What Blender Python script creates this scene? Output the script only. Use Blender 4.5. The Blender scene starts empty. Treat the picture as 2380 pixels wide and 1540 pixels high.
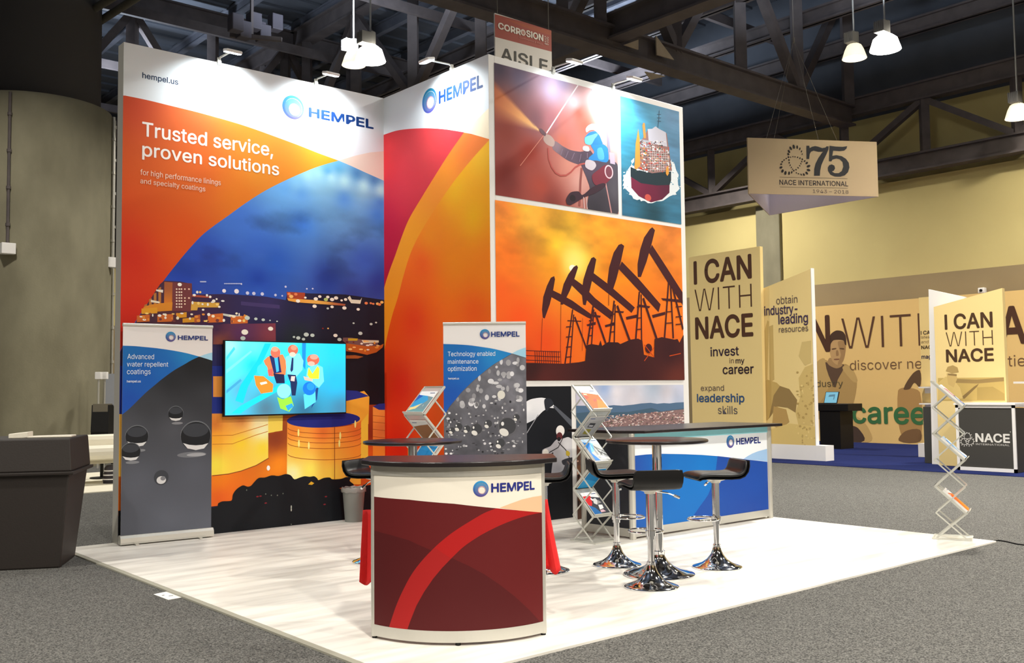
import bpy, bmesh, math, random
import numpy as np
from mathutils import Vector, Matrix
from mathutils.geometry import tessellate_polygon

random.seed(7)
S = bpy.context.scene
COL = S.collection
PI = math.pi

# ------------------------------------------------------------------ camera
FPX, YAW, PITCH, ROLL = 2278.056, 0.70645, 0.05879, -0.01116      # survey of the photograph (2380 x 1540)
CAM = Vector((-3.40515, -10.08778, 1.5))
_f = Vector((math.sin(YAW) * math.cos(PITCH), math.cos(YAW) * math.cos(PITCH), math.sin(PITCH)))
_r = Vector((math.cos(YAW), -math.sin(YAW), 0))
_u = _r.cross(_f)
_r, _u = math.cos(ROLL) * _r + math.sin(ROLL) * _u, -math.sin(ROLL) * _r + math.cos(ROLL) * _u
cd = bpy.data.cameras.new('camera')
cam = bpy.data.objects.new('camera', cd)
COL.objects.link(cam)
cam.matrix_world = Matrix(((_r.x, _u.x, -_f.x, CAM.x), (_r.y, _u.y, -_f.y, CAM.y), (_r.z, _u.z, -_f.z, CAM.z), (0, 0, 0, 1)))
cd.sensor_fit = 'HORIZONTAL'
cd.sensor_width = 36
cd.lens = FPX / 2380 * 36
cd.clip_end = 200
S.camera = cam

# ------------------------------------------------------------------ view, world, hall lights
S.view_settings.view_transform = 'Standard'
S.view_settings.look = 'None'
S.view_settings.gamma = 1
S.view_settings.use_curve_mapping = False
S.view_settings.exposure = 1.0
S.cycles.use_denoising = True
S.cycles.max_bounces = 6
S.cycles.sample_clamp_indirect = 6
W = bpy.data.worlds.new('world')
S.world = W
W.use_nodes = True
W.node_tree.nodes['Background'].inputs[0].default_value = (0.55, 0.65, 0.8, 1)
W.node_tree.nodes['Background'].inputs[1].default_value = 0.05

HALL_W = 240.0


def hall_and_fill_light(x, y, z, w, col=(1.0, 0.94, 0.84), size=0.5, spread=150):
    l = bpy.data.lights.new('hall_and_fill_light', 'AREA')
    l.shape = 'DISK'
    l.size = size
    l.energy = w
    l.color = col
    l.spread = math.radians(spread)
    o = bpy.data.objects.new('hall_and_fill_light', l)
    COL.objects.link(o)
    o.location = (x, y, z)
    return o


for lx, ly, k in [(-9, -9, 1.4), (-1.5, -9.5, .9), (6.5, -9.5, 1.1), (14, -9, .7), (-9, -1, 2.1), (-8, 7, .9), (8.0, 8.6, 1.1), (17.5, -3, 1.15), (10.0, -3.5, 1.9),
                  (17.5, 7, 1.2), (0, 8, .5), (8, 18, .8), (16, 18, .6), (0, 26, .7), (10, 27, .9), (-8, 18, .4), (-3, -17, 4.2), (5, -18, 3.8)]:
    hall_and_fill_light(lx, ly, 8.75, HALL_W * k)  # lights at roof height, several added only to brighten walls and tan panels
for lx, ly in [(-6, -2), (-3, 8), (8, 8.6), (5, 0), (14, 0), (16.5, 9), (6, 18), (14, -8)]:      # unseen upward lights added to brighten the roof
    o = hall_and_fill_light(lx, ly, 9.3, 260, (.72, .84, 1.0), 1.2, 170)
    o.rotation_euler = (PI, 0, 0)

# ------------------------------------------------------------------ survey helpers (points of the photo -> metres in the hall)


def ray(x, y):
    return (_f * FPX + _r * (x - 1190) + _u * (770 - y)).normalized()


def on_z(x, y, z=0.0):
    d = ray(x, y)
    return CAM + d * ((z - CAM.z) / d.z)


def on_plane(x, y, O, N):
    d = ray(x, y)
    return CAM + d * ((O - CAM).dot(N) / d.dot(N))


def at_depth(x, y, dep):
    return CAM + _f * dep + _r * ((x - 1190) / FPX * dep) + _u * ((770 - y) / FPX * dep)


def ZM(ox, oy, s):
    return lambda pts: [(ox + a * s, oy + b * s) for a, b in pts]


def cr(P, n=5):
    """smooth curve through surveyed points"""
    out_ = []
    for i in range(len(P) - 1):
        p0, p1, p2, p3 = [np.array(P[max(0, min(len(P) - 1, i + k))], float) for k in (-1, 0, 1, 2)]
        for j in range(n):
            t = j / n
            out_.append(tuple(.5 * (2 * p1 + (p2 - p0) * t + (2 * p0 - 5 * p1 + 4 * p2 - p3) * t * t + (3 * p1 - p0 - 3 * p2 + p3) * t ** 3)))
    return out_ + [tuple(P[-1])]


def crc(P, n=4):
    """the same round a closed outline, corners kept fairly tight"""
    out_ = []
    m = len(P)
    for i in range(m):
        p0, p1, p2, p3 = [np.array(P[(i + k) % m], float) for k in (-1, 0, 1, 2)]
        L = np.hypot(*(p2 - p1))
        t1, t2 = (p2 - p0), (p3 - p1)
        t1 = t1 / (np.hypot(*t1) + 1e-9) * L * .75
        t2 = t2 / (np.hypot(*t2) + 1e-9) * L * .75
        for j in range(n):
            t = j / n
            out_.append(tuple((2 * t ** 3 - 3 * t * t + 1) * p1 + (t ** 3 - 2 * t * t + t) * t1 + (-2 * t ** 3 + 3 * t * t) * p2 + (t ** 3 - t * t) * t2))
    return out_


def lin(c):
    c = np.asarray(c, float) / 255.0
    return np.where(c <= 0.04045, c / 12.92, ((c + 0.055) / 1.055) ** 2.4)


# ------------------------------------------------------------------ materials
MATS = {}


def mat(name, col, rough=.5, metal=0.0, spec=.5, bump=None, emit=None, noise=None, alpha=1.0, coat=0.0):
    if name in MATS:
        return MATS[name]
    m = bpy.data.materials.new(name)
    m.use_nodes = True
    nt = m.node_tree
    b = nt.nodes['Principled BSDF']
    c = [float(v) for v in lin(col)] + [1]
    b.inputs['Base Color'].default_value = c
    b.inputs['Roughness'].default_value = rough
    b.inputs['Metallic'].default_value = metal
    b.inputs['Specular IOR Level'].default_value = spec
    b.inputs['Coat Weight'].default_value = coat
    if alpha < 1:
        b.inputs['Alpha'].default_value = alpha
    tc = nt.nodes.new('ShaderNodeTexCoord')
    if noise:                                     # (scale, second colour, stretch)
        n = nt.nodes.new('ShaderNodeTexNoise')
        n.inputs['Scale'].default_value = noise[0]
        n.inputs['Detail'].default_value = 6
        mp = nt.nodes.new('ShaderNodeMapping')
        mp.inputs['Scale'].default_value = noise[2] if len(noise) > 2 else (1, 1, 1)
        nt.links.new(tc.outputs['Object'], mp.inputs[0])
        nt.links.new(mp.outputs[0], n.inputs[0])
        r = nt.nodes.new('ShaderNodeValToRGB')
        lo, hi = noise[3] if len(noise) > 3 else (.35, .65)
        r.color_ramp.elements[0].position = lo
        r.color_ramp.elements[1].position = hi
        r.color_ramp.elements[0].color = c
        r.color_ramp.elements[1].color = [float(v) for v in lin(noise[1])] + [1]
        nt.links.new(n.outputs['Fac'], r.inputs[0])
        nt.links.new(r.outputs[0], b.inputs['Base Color'])
    if bump:
        n = nt.nodes.new('ShaderNodeTexNoise')
        n.inputs['Scale'].default_value = bump[0]
        n.inputs['Detail'].default_value = 4
        nt.links.new(tc.outputs['Object'], n.inputs[0])
        bp = nt.nodes.new('ShaderNodeBump')
        bp.inputs['Strength'].default_value = bump[1]
        bp.inputs['Distance'].default_value = .01
        nt.links.new(n.outputs['Fac'], bp.inputs['Height'])
        nt.links.new(bp.outputs[0], b.inputs['Normal'])
    if emit:
        b.inputs['Emission Color'].default_value = [float(v) for v in lin(emit[0])] + [1]
        b.inputs['Emission Strength'].default_value = emit[1]
    MATS[name] = m
    return m


def ink_mat(name, rough, emit=0.0):
    m = bpy.data.materials.new(name)
    m.use_nodes = True
    nt = m.node_tree
    b = nt.nodes['Principled BSDF']
    a = nt.nodes.new('ShaderNodeAttribute')
    a.attribute_name = 'ink'
    b.inputs['Roughness'].default_value = rough
    b.inputs['Specular IOR Level'].default_value = .25
    if emit:
        b.inputs['Base Color'].default_value = (.01, .01, .01, 1)
        nt.links.new(a.outputs['Color'], b.inputs['Emission Color'])
        b.inputs['Emission Strength'].default_value = emit
    else:
        nt.links.new(a.outputs['Color'], b.inputs['Base Color'])
        tc = nt.nodes.new('ShaderNodeTexCoord')
        n = nt.nodes.new('ShaderNodeTexNoise')
        n.inputs['Scale'].default_value = 400
        bp = nt.nodes.new('ShaderNodeBump')
        bp.inputs['Strength'].default_value = .08
        bp.inputs['Distance'].default_value = .002
        nt.links.new(tc.outputs['Object'], n.inputs[0])
        nt.links.new(n.outputs['Fac'], bp.inputs['Height'])
        nt.links.new(bp.outputs[0], b.inputs['Normal'])
    return m


INK = ink_mat('printed_ink', .6)
GLOSS = ink_mat('glossy_print', .55)
SCREEN = ink_mat('lit_screen', .3, .85)
ALU = mat('brushed_aluminium', (200, 198, 190), .38, .55, bump=(300, .05))
WHITEM = mat('white_laminate', (236, 234, 232), .5, bump=(200, .04))
CHROME = mat('chrome', (225, 226, 228), .07, 1.0)
DARKTOP = mat('dark_brown_laminate', (31, 25, 27), .3, spec=.5, noise=(14, (27, 22, 24)))
BLACKP = mat('black_plastic', (13, 13, 14), .5, spec=.3)
BLACKL = mat('black_vinyl', (13, 15, 16), .4, spec=.4, bump=(120, .1))
STEEL = mat('painted_roof_steel', (76, 69, 69), .7, noise=(3, (88, 80, 79)))
DKSTEEL = mat('dark_roof_steel', (96, 98, 106), .75, noise=(2, (84, 86, 96)))
REDCLOTH = mat('red_cloth', (205, 22, 22), .8, bump=(60, .25))
CLEAR = mat('frosted_clear_plastic', (205, 208, 205), .25, alpha=.55)
TRAY = mat('silver_tray', (200, 200, 192), .35, .3)
WIRE = mat('steel_cable', (118, 112, 104), .6, .2)

# ------------------------------------------------------------------ object helpers


def wmat(o):
    M = Matrix.Identity(4)
    while o:
        M = (Matrix.Translation(o.location) @ o.rotation_euler.to_matrix().to_4x4()) @ M
        o = o.parent
    return M


def link(o, parent=None):
    COL.objects.link(o)
    if parent:
        o.parent = parent
    return o


def tag(o, label=None, cat=None, group=None, kind=None):
    if label:
        o['label'] = label
    if cat:
        o['category'] = cat
    if group:
        o['group'] = group
    if kind:
        o['kind'] = kind
    return o


def thing(name, label, cat, loc=(0, 0, 0), rz=0.0, group=None):
    o = bpy.data.objects.new(name, None)
    o.empty_display_size = .1
    link(o)
    o.location = loc
    o.rotation_euler = (0, 0, rz)
    return tag(o, label, cat, group)


def obj(name, bm, m, parent=None, world=True, smooth=False, bevel=0.0, label=None):
    """link a bmesh as one mesh object; world=True means its vertices are hall coordinates"""
    bmesh.ops.recalc_face_normals(bm, faces=bm.faces)
    if parent and world:
        bmesh.ops.transform(bm, matrix=wmat(parent).inverted(), verts=bm.verts)
    me = bpy.data.meshes.new(name)
    bm.to_mesh(me)
    bm.free()
    for mm in (m if isinstance(m, (list, tuple)) else [m]):
        me.materials.append(mm)
    if smooth:
        me.polygons.foreach_set('use_smooth', [True] * len(me.polygons))
        me.set_sharp_from_angle(angle=math.radians(38))
    o = link(bpy.data.objects.new(name, me), parent)
    if bevel:
        b = o.modifiers.new('edge', 'BEVEL')
        b.width = bevel
        b.segments = 2
        b.limit_method = 'ANGLE'
    if label:
        o['label'] = label
    return o


def base_at(o, loc):
    """move a single-mesh thing's origin to its base"""
    loc = Vector(loc)
    o.data.transform(Matrix.Translation(-loc))
    o.location = loc
    return o


def copy_tree(o, parent=None):
    c = o.copy()
    COL.objects.link(c)
    if parent:
        c.parent = parent
    for ch in list(o.children):
        copy_tree(ch, c)
    return c


def NB():
    return bmesh.new()


def hexa(bm, p):                       # 8 points: bottom 4, top 4
    v = [bm.verts.new(q) for q in p]
    for f in ((3, 2, 1, 0), (4, 5, 6, 7), (0, 1, 5, 4), (1, 2, 6, 5), (2, 3, 7, 6), (3, 0, 4, 7)):
        bm.faces.new([v[i] for i in f])


def box(bm, x0, x1, y0, y1, z0, z1):
    hexa(bm, [(x0, y0, z0), (x1, y0, z0), (x1, y1, z0), (x0, y1, z0), (x0, y0, z1), (x1, y0, z1), (x1, y1, z1), (x0, y1, z1)])


def beam(bm, a, b, w, h, up=(0, 0, 1)):
    a, b = Vector(a), Vector(b)
    d = (b - a).normalized()
    up = Vector(up)
    if abs(d.dot(up)) > .98:
        up = Vector((0, 1, 0))
    s = d.cross(up).normalized() * (w / 2)
    t = s.cross(d).normalized() * (h / 2)
    hexa(bm, [a - s - t, a + s - t, a + s + t, a - s + t, b - s - t, b + s - t, b + s + t, b - s + t])


def cyl(bm, a, b, r0, r1=None, n=20, cap=True):
    r1 = r0 if r1 is None else r1
    a, b = Vector(a), Vector(b)
    d = (b - a).normalized()
    s = d.orthogonal().normalized()
    t = d.cross(s)
    A = [bm.verts.new(a + (s * math.cos(2 * PI * i / n) + t * math.sin(2 * PI * i / n)) * r0) for i in range(n)]
    B = [bm.verts.new(b + (s * math.cos(2 * PI * i / n) + t * math.sin(2 * PI * i / n)) * r1) for i in range(n)]
    for i in range(n):
        bm.faces.new((A[i], A[(i + 1) % n], B[(i + 1) % n], B[i]))
    if cap:
        bm.faces.new(A[::-1])
        bm.faces.new(B)


def lathe(bm, prof, c=(0, 0, 0), n=40):
    c = Vector(c)
    rings = []
    for r, z in prof:
        if r < 1e-6:
            rings.append([bm.verts.new(c + Vector((0, 0, z)))])
        else:
            rings.append([bm.verts.new(c + Vector((r * math.cos(2 * PI * i / n), r * math.sin(2 * PI * i / n), z))) for i in range(n)])
    for a, b in zip(rings, rings[1:]):
        for i in range(n):
            j = (i + 1) % n
            if len(a) == 1 and len(b) == 1:
                continue
            if len(a) == 1:
                bm.faces.new((a[0], b[i], b[j]))
            elif len(b) == 1:
                bm.faces.new((a[i], a[j], b[0]))
            else:
                bm.faces.new((a[i], a[j], b[j], b[i]))


def tube(bm, pts, r, n=8, closed=False):
    pts = [Vector(p) for p in pts]
    m = len(pts)
    rings = []
    ref = None
    for i, p in enumerate(pts):
        if closed:
            d = (pts[(i + 1) % m] - pts[i - 1]).normalized()
        else:
            d = (pts[min(i + 1, m - 1)] - pts[max(i - 1, 0)]).normalized()
        if ref is None:
            ref = d.orthogonal().normalized()
        s = (ref - d * ref.dot(d)).normalized()
        ref = s
        t = d.cross(s)
        rings.append([bm.verts.new(p + (s * math.cos(2 * PI * k / n) + t * math.sin(2 * PI * k / n)) * r) for k in range(n)])
    for i in range(m if closed else m - 1):
        a, b = rings[i], rings[(i + 1) % m]
        for k in range(n):
            bm.faces.new((a[k], a[(k + 1) % n], b[(k + 1) % n], b[k]))
    if not closed:
        bm.faces.new(rings[0][::-1])
        bm.faces.new(rings[-1])


def prism(bm, pts, z0, z1):
    A = [bm.verts.new((p[0], p[1], z0)) for p in pts]
    B = [bm.verts.new((p[0], p[1], z1)) for p in pts]
    n = len(pts)
    bm.faces.new(A[::-1])
    bm.faces.new(B)
    for i in range(n):
        bm.faces.new((A[i], A[(i + 1) % n], B[(i + 1) % n], B[i]))


# ------------------------------------------------------------------ printed graphics


def vnoise(u, v, seed):
    iu, iv = np.floor(u).astype(int), np.floor(v).astype(int)
    fu, fv = u - iu, v - iv
    fu, fv = fu * fu * (3 - 2 * fu), fv * fv * (3 - 2 * fv)

    def h(a, b):
        n = (a * 374761393 + b * 668265263 + seed * 974711) & 0x7fffffff
        n = ((n ^ (n >> 13)) * 1274126177) & 0x7fffffff
        return ((n ^ (n >> 16)) & 0xffff) / 65535.0
    return (h(iu, iv) * (1 - fu) + h(iu + 1, iv) * fu) * (1 - fv) + (h(iu, iv + 1) * (1 - fu) + h(iu + 1, iv + 1) * fu) * fv


def fbm(u, v, f=1.0, seed=1, octv=4):
    r, a, t = 0, .5, 0
    for k in range(octv):
        r = r + a * vnoise(u * f, v * f, seed + k)
        t += a
        a *= .5
        f *= 2.03
    return r / t


_tx = {}
try:                                                     # the sans serif that ships inside Blender
    FONT = bpy.data.fonts.load(bpy.utils.system_resource('DATAFILES') + '/fonts/Inter.woff2')
except Exception:
    FONT = None


def glyphs(s, weight):
    """a line of lettering as triangles, cap height about 0.73"""
    k = (s, weight)
    if k not in _tx:
        c = bpy.data.curves.new('t', 'FONT')
        c.body = s.replace('I', '\u0399').replace('l', '\u04cf') if FONT else s     # plain upright strokes
        if FONT:
            c.font = FONT
        c.resolution_u = 4
        c.offset = min(weight, 0)
        o = bpy.data.objects.new('t', c)
        COL.objects.link(o)
        dg = bpy.context.evaluated_depsgraph_get()
        me = bpy.data.meshes.new_from_object(o.evaluated_get(dg))
        me.calc_loop_triangles()
        vs = np.array([v.co[:2] for v in me.vertices])
        tr = np.array([t.vertices[:] for t in me.loop_triangles])
        bpy.data.objects.remove(o)
        bpy.data.meshes.remove(me)
        bpy.data.curves.remove(c)
        _tx[k] = (vs, tr)
    return _tx[k]


class Print:
    """ink on a panel: O = lower left corner, U right, V up, N out of the surface"""
    EPS = .0001

    def __init__(s, O, U, N, w, h, clip=True):
        s.O, s.U, s.N = Vector(O), Vector(U).normalized(), Vector(N).normalized()
        s.V = Vector((0, 0, 1))
        s.w, s.h, s.clip = w, h, clip
        s.tri, s.col, s.lay = [], [], []
        s.k = 1
        s.fit = None
        s.gain = 1.0

    def uv(s, x, y):
        P = on_plane(x, y, s.O, s.N) - s.O
        return (P.dot(s.U), P.dot(s.V))

    def uvs(s, pts):
        return [s.uv(*p) for p in pts]

    def space(s, u, v, k):
        return [s.O[i] + u * s.U[i] + v * s.V[i] + s.N[i] * (k * s.EPS) for i in range(3)]

    def idw(s, stops, p=2.2, noise=None):
        st = np.array([s.uv(a, b) for a, b, c in stops])
        cl = np.array([c for a, b, c in stops], float)

        def f(u, v):
            d = np.sqrt((u[:, None] - st[None, :, 0]) ** 2 + (v[:, None] - st[None, :, 1]) ** 2) + .02
            w = d ** -p
            c = (w @ cl) / w.sum(1)[:, None]
            if noise:
                c = noise(u, v, c)
            return c
        return f

    def _cliprect(s, pts):
        for ax, lim, sg in ((0, 0, 1), (0, s.w, -1), (1, 0, 1), (1, s.h, -1)):
            out = []
            for i in range(len(pts)):
                a, b = pts[i - 1], pts[i]
                da, db = (a[ax] - lim) * sg, (b[ax] - lim) * sg
                if da * db < 0:
                    t = da / (da - db)
                    out.append((a[0] + t * (b[0] - a[0]), a[1] + t * (b[1] - a[1])))
                if db >= 0:
                    out.append(b)
            pts = out
            if len(pts) < 3:
                return []
        return pts

    def add(s, T, col, h=None, layer=None):
        """T: n x 3 x 2 triangles"""
        T = np.asarray(T, float)
        if h:
            for _ in range(40):
                e = np.stack([np.hypot(*(T[:, i] - T[:, (i + 1) % 3]).T) for i in range(3)], 1)
                m = e.max(1) > h
                if not m.any():
                    break
                K, B = T[~m], T[m]
                j = e[m].argmax(1)
                r = np.arange(len(B))
                a, b, c = B[r, j], B[r, (j + 1) % 3], B[r, (j + 2) % 3]
                mid = (a + b) / 2
                T = np.concatenate([K, np.stack([a, mid, c], 1), np.stack([mid, b, c], 1)])
        n = len(T)
        P = T.reshape(-1, 2)
        if callable(col):
            C = np.clip(np.asarray(col(P[:, 0], P[:, 1])) * s.gain, 0, 255)
        else:
            C = np.clip(np.repeat(np.array([col], float), len(P), 0) * s.gain, 0, 255)
        if layer is None:
            layer = s.k
            s.k += 1
        s.tri.append(P)
        s.col.append(lin(C))
        s.lay.append(np.zeros(len(P)) + layer)

    def poly(s, pts, col, h=None, layer=None, px=True):
        if px:
            pts = s.uvs(pts)
        if s.clip:
            pts = s._cliprect(pts)
        if len(pts) < 3:
            return
        ts = tessellate_polygon([[Vector((a, b, 0)) for a, b in pts]])
        if not ts:
            return
        T = np.array([[pts[i] for i in t] for t in ts])
        if s.fit and not h:
            h = s.fit
        s.add(T, col, h, layer)

    def rect(s, col, h=None, layer=0, box=None):
        x0, y0, x1, y1 = box or (0, 0, s.w, s.h)
        s.poly([(x0, y0), (x1, y0), (x1, y1), (x0, y1)], col, h, layer, px=False)

    def oval(s, x, y, rx, ry, col, n=20, layer=None, rot=0.0, h=None, px=True):
        """centre in the photo, radii in photo pixels along the panel's own directions"""
        if px:
            c = s.uv(x, y)
            P = on_plane(x, y, s.O, s.N)
            m = (P - CAM).dot(_f) / FPX
            fu = max(.2, abs(s.U.dot(_r) - (x - 1190) / FPX * s.U.dot(_f)))
            a, b = rx * m / fu, ry * m
        else:
            c, a, b = (x, y), rx, ry
        pts = []
        for i in range(n):
            t = 2 * PI * i / n
            du, dv = a * math.cos(t), b * math.sin(t)
            pts.append((c[0] + du * math.cos(rot) - dv * math.sin(rot), c[1] + du * math.sin(rot) + dv * math.cos(rot)))
        s.poly(pts, col, h, layer, px=False)

    def line(s, pts, w, col, layer=None, px=True):
        """stroke; w in photo pixels when px"""
        if px:
            P = on_plane(*pts[0], s.O, s.N)
            w = w * (P - CAM).dot(_f) / FPX
            pts = s.uvs(pts)
        pts = [np.array(p) for p in pts]
        L, R = [], []
        for i, p in enumerate(pts):
            d = pts[min(i + 1, len(pts) - 1)] - pts[max(i - 1, 0)]
            d = d / (np.hypot(*d) + 1e-9)
            n = np.array((-d[1], d[0])) * w / 2
            L.append(tuple(p + n))
            R.append(tuple(p - n))
        k = s.k if layer is None else layer
        for i in range(len(pts) - 1):
            s.poly([L[i], L[i + 1], R[i + 1], R[i]], col, None, k, px=False)
        if layer is None:
            s.k += 1

    def specks(s, items):
        for x, y, rx, ry, c in items:
            s.oval(x, y, rx, ry, c, 12, s.k + random.random() * 2)
        s.k += 3

    def text(s, body, bl, br, col, weight=0.0, top=None, px=True, layer=None):
        """bl / br: where the base line starts and ends, top: a point on the cap line"""
        vs, tr = glyphs(body, weight)
        if px:
            a, b = s.uv(*bl), s.uv(*br)
        else:
            a, b = bl, br
        x0, x1 = vs[:, 0].min(), vs[:, 0].max()
        sx = (b[0] - a[0]) / (x1 - x0)
        sy = abs(sx)
        v0 = (a[1] + b[1]) / 2
        if top:
            v1 = s.uv(*top)[1] if px else top
            sy = (v1 - v0) / glyphs('H', 0)[0][:, 1].max()
        P = np.stack([a[0] + (vs[:, 0] - x0) * sx, v0 + vs[:, 1] * sy], 1)
        if s.clip:
            keep = ((P[:, 0] >= -.002) & (P[:, 0] <= s.w + .002))
            tr = tr[keep[tr].all(1)]
        if layer is None:
            layer = s.k
            s.k += 5

        def thin(base):                                      # neighbouring strokes overlap: keep them a hair apart
            return base if s.fit else np.repeat(base + .9 * np.random.RandomState(len(tr)).rand(len(tr)), 3)
        s.add(P[tr], col, s.fit, thin(layer))
        for i in range(8 if weight > 0 else 0):              # bolder: the same letters printed again, slightly shifted
            sh = np.array((math.cos(i * PI / 4) * abs(sx), math.sin(i * PI / 4) * sy)) * weight
            s.add(P[tr] + sh, col, s.fit, thin(layer + .4 * (i + 1)))

    def logo(s, c, r, t0, t1, cap, col=(35, 55, 125), ink=None, px=True):
        """two slipped rings and the word HEMPEL"""
        if px:
            cu, cv = s.uv(*c)
            r = abs(s.uv(c[0], c[1] - r)[1] - cv)
        else:
            cu, cv = c
        hi, lo, rose = ink or ((40, 150, 205), (60, 50, 130), (170, 120, 170))

        def ringcol(u, v):
            t = np.clip((v - cv) / r * .5 + .5, 0, 1)[:, None]
            side = np.clip((u - cu) / r * .5 + .5, 0, 1)[:, None]
            c = np.array(lo) * (1 - t) + np.array(hi) * t
            return c * (1 - .35 * side * (1 - t)) + np.array(rose) * .35 * side * (1 - t)

        def ring(du, dv, ro, ri, iu, iv, col, n=40):
            T = []
            for i in range(n):
                a, b = 2 * PI * i / n, 2 * PI * (i + 1) / n
                A = (cu + du + ro * math.cos(a), cv + dv + ro * math.sin(a))
                B = (cu + du + ro * math.cos(b), cv + dv + ro * math.sin(b))
                Cc = (cu + iu + ri * math.cos(b), cv + iv + ri * math.sin(b))
                D = (cu + iu + ri * math.cos(a), cv + iv + ri * math.sin(a))
                T += [(A, B, Cc), (A, Cc, D)]
            s.add(T, col)
        ring(0, 0, r, r * .80, r * .04, -r * .03, ringcol)
        ring(r * .02, -r * .05, r * .79, r * .50, r * .12, -r * .17, lambda u, v: ringcol(u, v) * .75 + 40)
        ring(r * .10, -r * .15, r * .49, r * .42, r * .12, -r * .17, (200, 150, 165))
        s.text('HEMPEL', t0, t1, col, .028, cap, px)

    def build(s, name, parent=None, m=None, side=None, world=True):
        """side: thickness of the board behind the print"""
        P = np.concatenate(s.tri)
        C = np.concatenate(s.col)
        L = np.concatenate(s.lay)
        n = len(P)
        X = np.stack([np.asarray(q, float) * np.ones(n) for q in s.space(P[:, 0], P[:, 1], L)], 1)
        F = np.arange(n).reshape(-1, 3)
        # face the viewer side of the panel
        nn = np.cross(X[F[:, 1]] - X[F[:, 0]], X[F[:, 2]] - X[F[:, 0]])
        if s.fit is None:
            flip = nn @ np.array(s.N) < 0
            F[flip] = F[flip][:, ::-1]
        M = wmat(parent).inverted() if parent and world else Matrix.Identity(4)
        R = np.array(M)
        X = X @ R[:3, :3].T + R[:3, 3]
        me = bpy.data.meshes.new(name)
        me.vertices.add(n)
        me.vertices.foreach_set('co', X.ravel())
        me.loops.add(n)
        me.loops.foreach_set('vertex_index', F.ravel())
        me.polygons.add(len(F))
        me.polygons.foreach_set('loop_start', np.arange(0, n, 3))
        at = me.color_attributes.new('ink', 'FLOAT_COLOR', 'POINT')
        at.data.foreach_set('color', np.concatenate([C, np.ones((n, 1))], 1).ravel().astype('f'))
        me.update(calc_edges=True)
        me.validate()
        me.materials.append(m or INK)
        return link(bpy.data.objects.new(name, me), parent)


class Bowed(Print):
    """the same on an upright arc; u is metres along the arc"""

    def __init__(s, L, M, R, h):
        (ax, ay), (bx, by), (cx, cy) = L, M, R
        d = 2 * (ax * (by - cy) + bx * (cy - ay) + cx * (ay - by))
        ux = ((ax * ax + ay * ay) * (by - cy) + (bx * bx + by * by) * (cy - ay) + (cx * cx + cy * cy) * (ay - by)) / d
        uy = ((ax * ax + ay * ay) * (cx - bx) + (bx * bx + by * by) * (ax - cx) + (cx * cx + cy * cy) * (bx - ax)) / d
        s.c = (ux, uy)
        s.r = math.hypot(ax - ux, ay - uy)
        s.a0 = math.atan2(ay - uy, ax - ux)
        s.a1 = math.atan2(cy - uy, cx - ux)
        if s.a1 < s.a0:
            s.a1 += 2 * PI
        Print.__init__(s, (ax, ay, 0), (1, 0, 0), (0, -1, 0), s.r * (s.a1 - s.a0), h)
        s.fit = .012
        s.EPS = .00013

    def uv(s, x, y):
        d = ray(x, y)
        ox, oy = CAM.x - s.c[0], CAM.y - s.c[1]
        A = d.x ** 2 + d.y ** 2
        B = 2 * (ox * d.x + oy * d.y)
        C = ox * ox + oy * oy - s.r ** 2
        D = B * B - 4 * A * C
        t = (-B - math.sqrt(max(D, 0))) / (2 * A)
        P = CAM + d * t
        a = math.atan2(P.y - s.c[1], P.x - s.c[0])
        while a < s.a0 - PI:
            a += 2 * PI
        while a > s.a0 + PI:
            a -= 2 * PI
        return ((a - s.a0) * s.r, P.z)

    def pt(s, u, off=0.0):
        a = s.a0 + u / s.r
        return (s.c[0] + (s.r + off) * math.cos(a), s.c[1] + (s.r + off) * math.sin(a))

    def space(s, u, v, k):
        a = s.a0 + u / s.r
        rr = s.r + k * s.EPS
        return [s.c[0] + rr * np.cos(a), s.c[1] + rr * np.sin(a), v]

# ================================================================== THE SETTING
CZ = -0.014                                            # hall carpet; the booth's own floor is z = 0
XW, YB, ZC = 20.9, 31.7, 13.2
carpet = mat('hall_carpet', (62, 62, 61), .95, spec=.1, bump=(220, .7), noise=(105, (124, 123, 119), (1, 1, 1), (.38, .64)))
wall_yellow = mat('yellow_painted_wall', (203, 188, 128), .8, noise=(.5, (196, 180, 122)), bump=(40, .05))
wall_band = mat('tan_wall_band', (150, 132, 98), .8, noise=(.6, (144, 126, 94)))
concrete = mat('raw_concrete', (136, 131, 108), .85, noise=(1.4, (116, 111, 90), (1, 1, .5)), bump=(30, .15))
deck = mat('dark_roof_deck', (82, 86, 94), .8, noise=(1.0, (72, 76, 84)))


def struct(name, bm, m, **k):
    return tag(obj(name, bm, m, **k), kind='structure')


bm = NB()
box(bm, -20, XW, -24, YB, CZ - .3, CZ)
struct('floor', bm, carpet)
bm = NB()
box(bm, -20.3, XW + .9, -24.3, YB + .3, ZC, ZC + .3)
for i in range(60):                                     # deck ribs
    y = -23 + i * .9
    box(bm, -20.3, XW + .9, y, y + .35, ZC - .07, ZC + .01)
struct('ceiling', bm, deck)
bm = NB()
box(bm, XW, XW + .25, -24, YB, CZ, 4.33)
box(bm, XW, XW + .25, -24, YB, 4.33, 6.85)
box(bm, XW + .7, XW + .9, -24, YB, 6.85, 8.9)
box(bm, XW + .7, XW + .9, -24, YB, 8.9, ZC)
box(bm, XW + .05, XW + .7, -24, YB, 6.82, 6.85)
o = struct('wall_right', bm, [wall_yellow, wall_band, deck])
for p in o.data.polygons:
    z = max(o.data.vertices[v].co.z for v in p.vertices)
    p.material_index = 1 if z < 4.34 else (2 if z > 9 else 0)
bm = NB()
box(bm, -20, XW, YB, YB + .25, CZ, 4.33)
box(bm, -20, XW, YB, YB + .25, 4.33, 6.85)
box(bm, -20, XW, YB + .2, YB + .4, 6.85, ZC)
o = struct('wall_back', bm, [wall_yellow, wall_band, STEEL])
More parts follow.
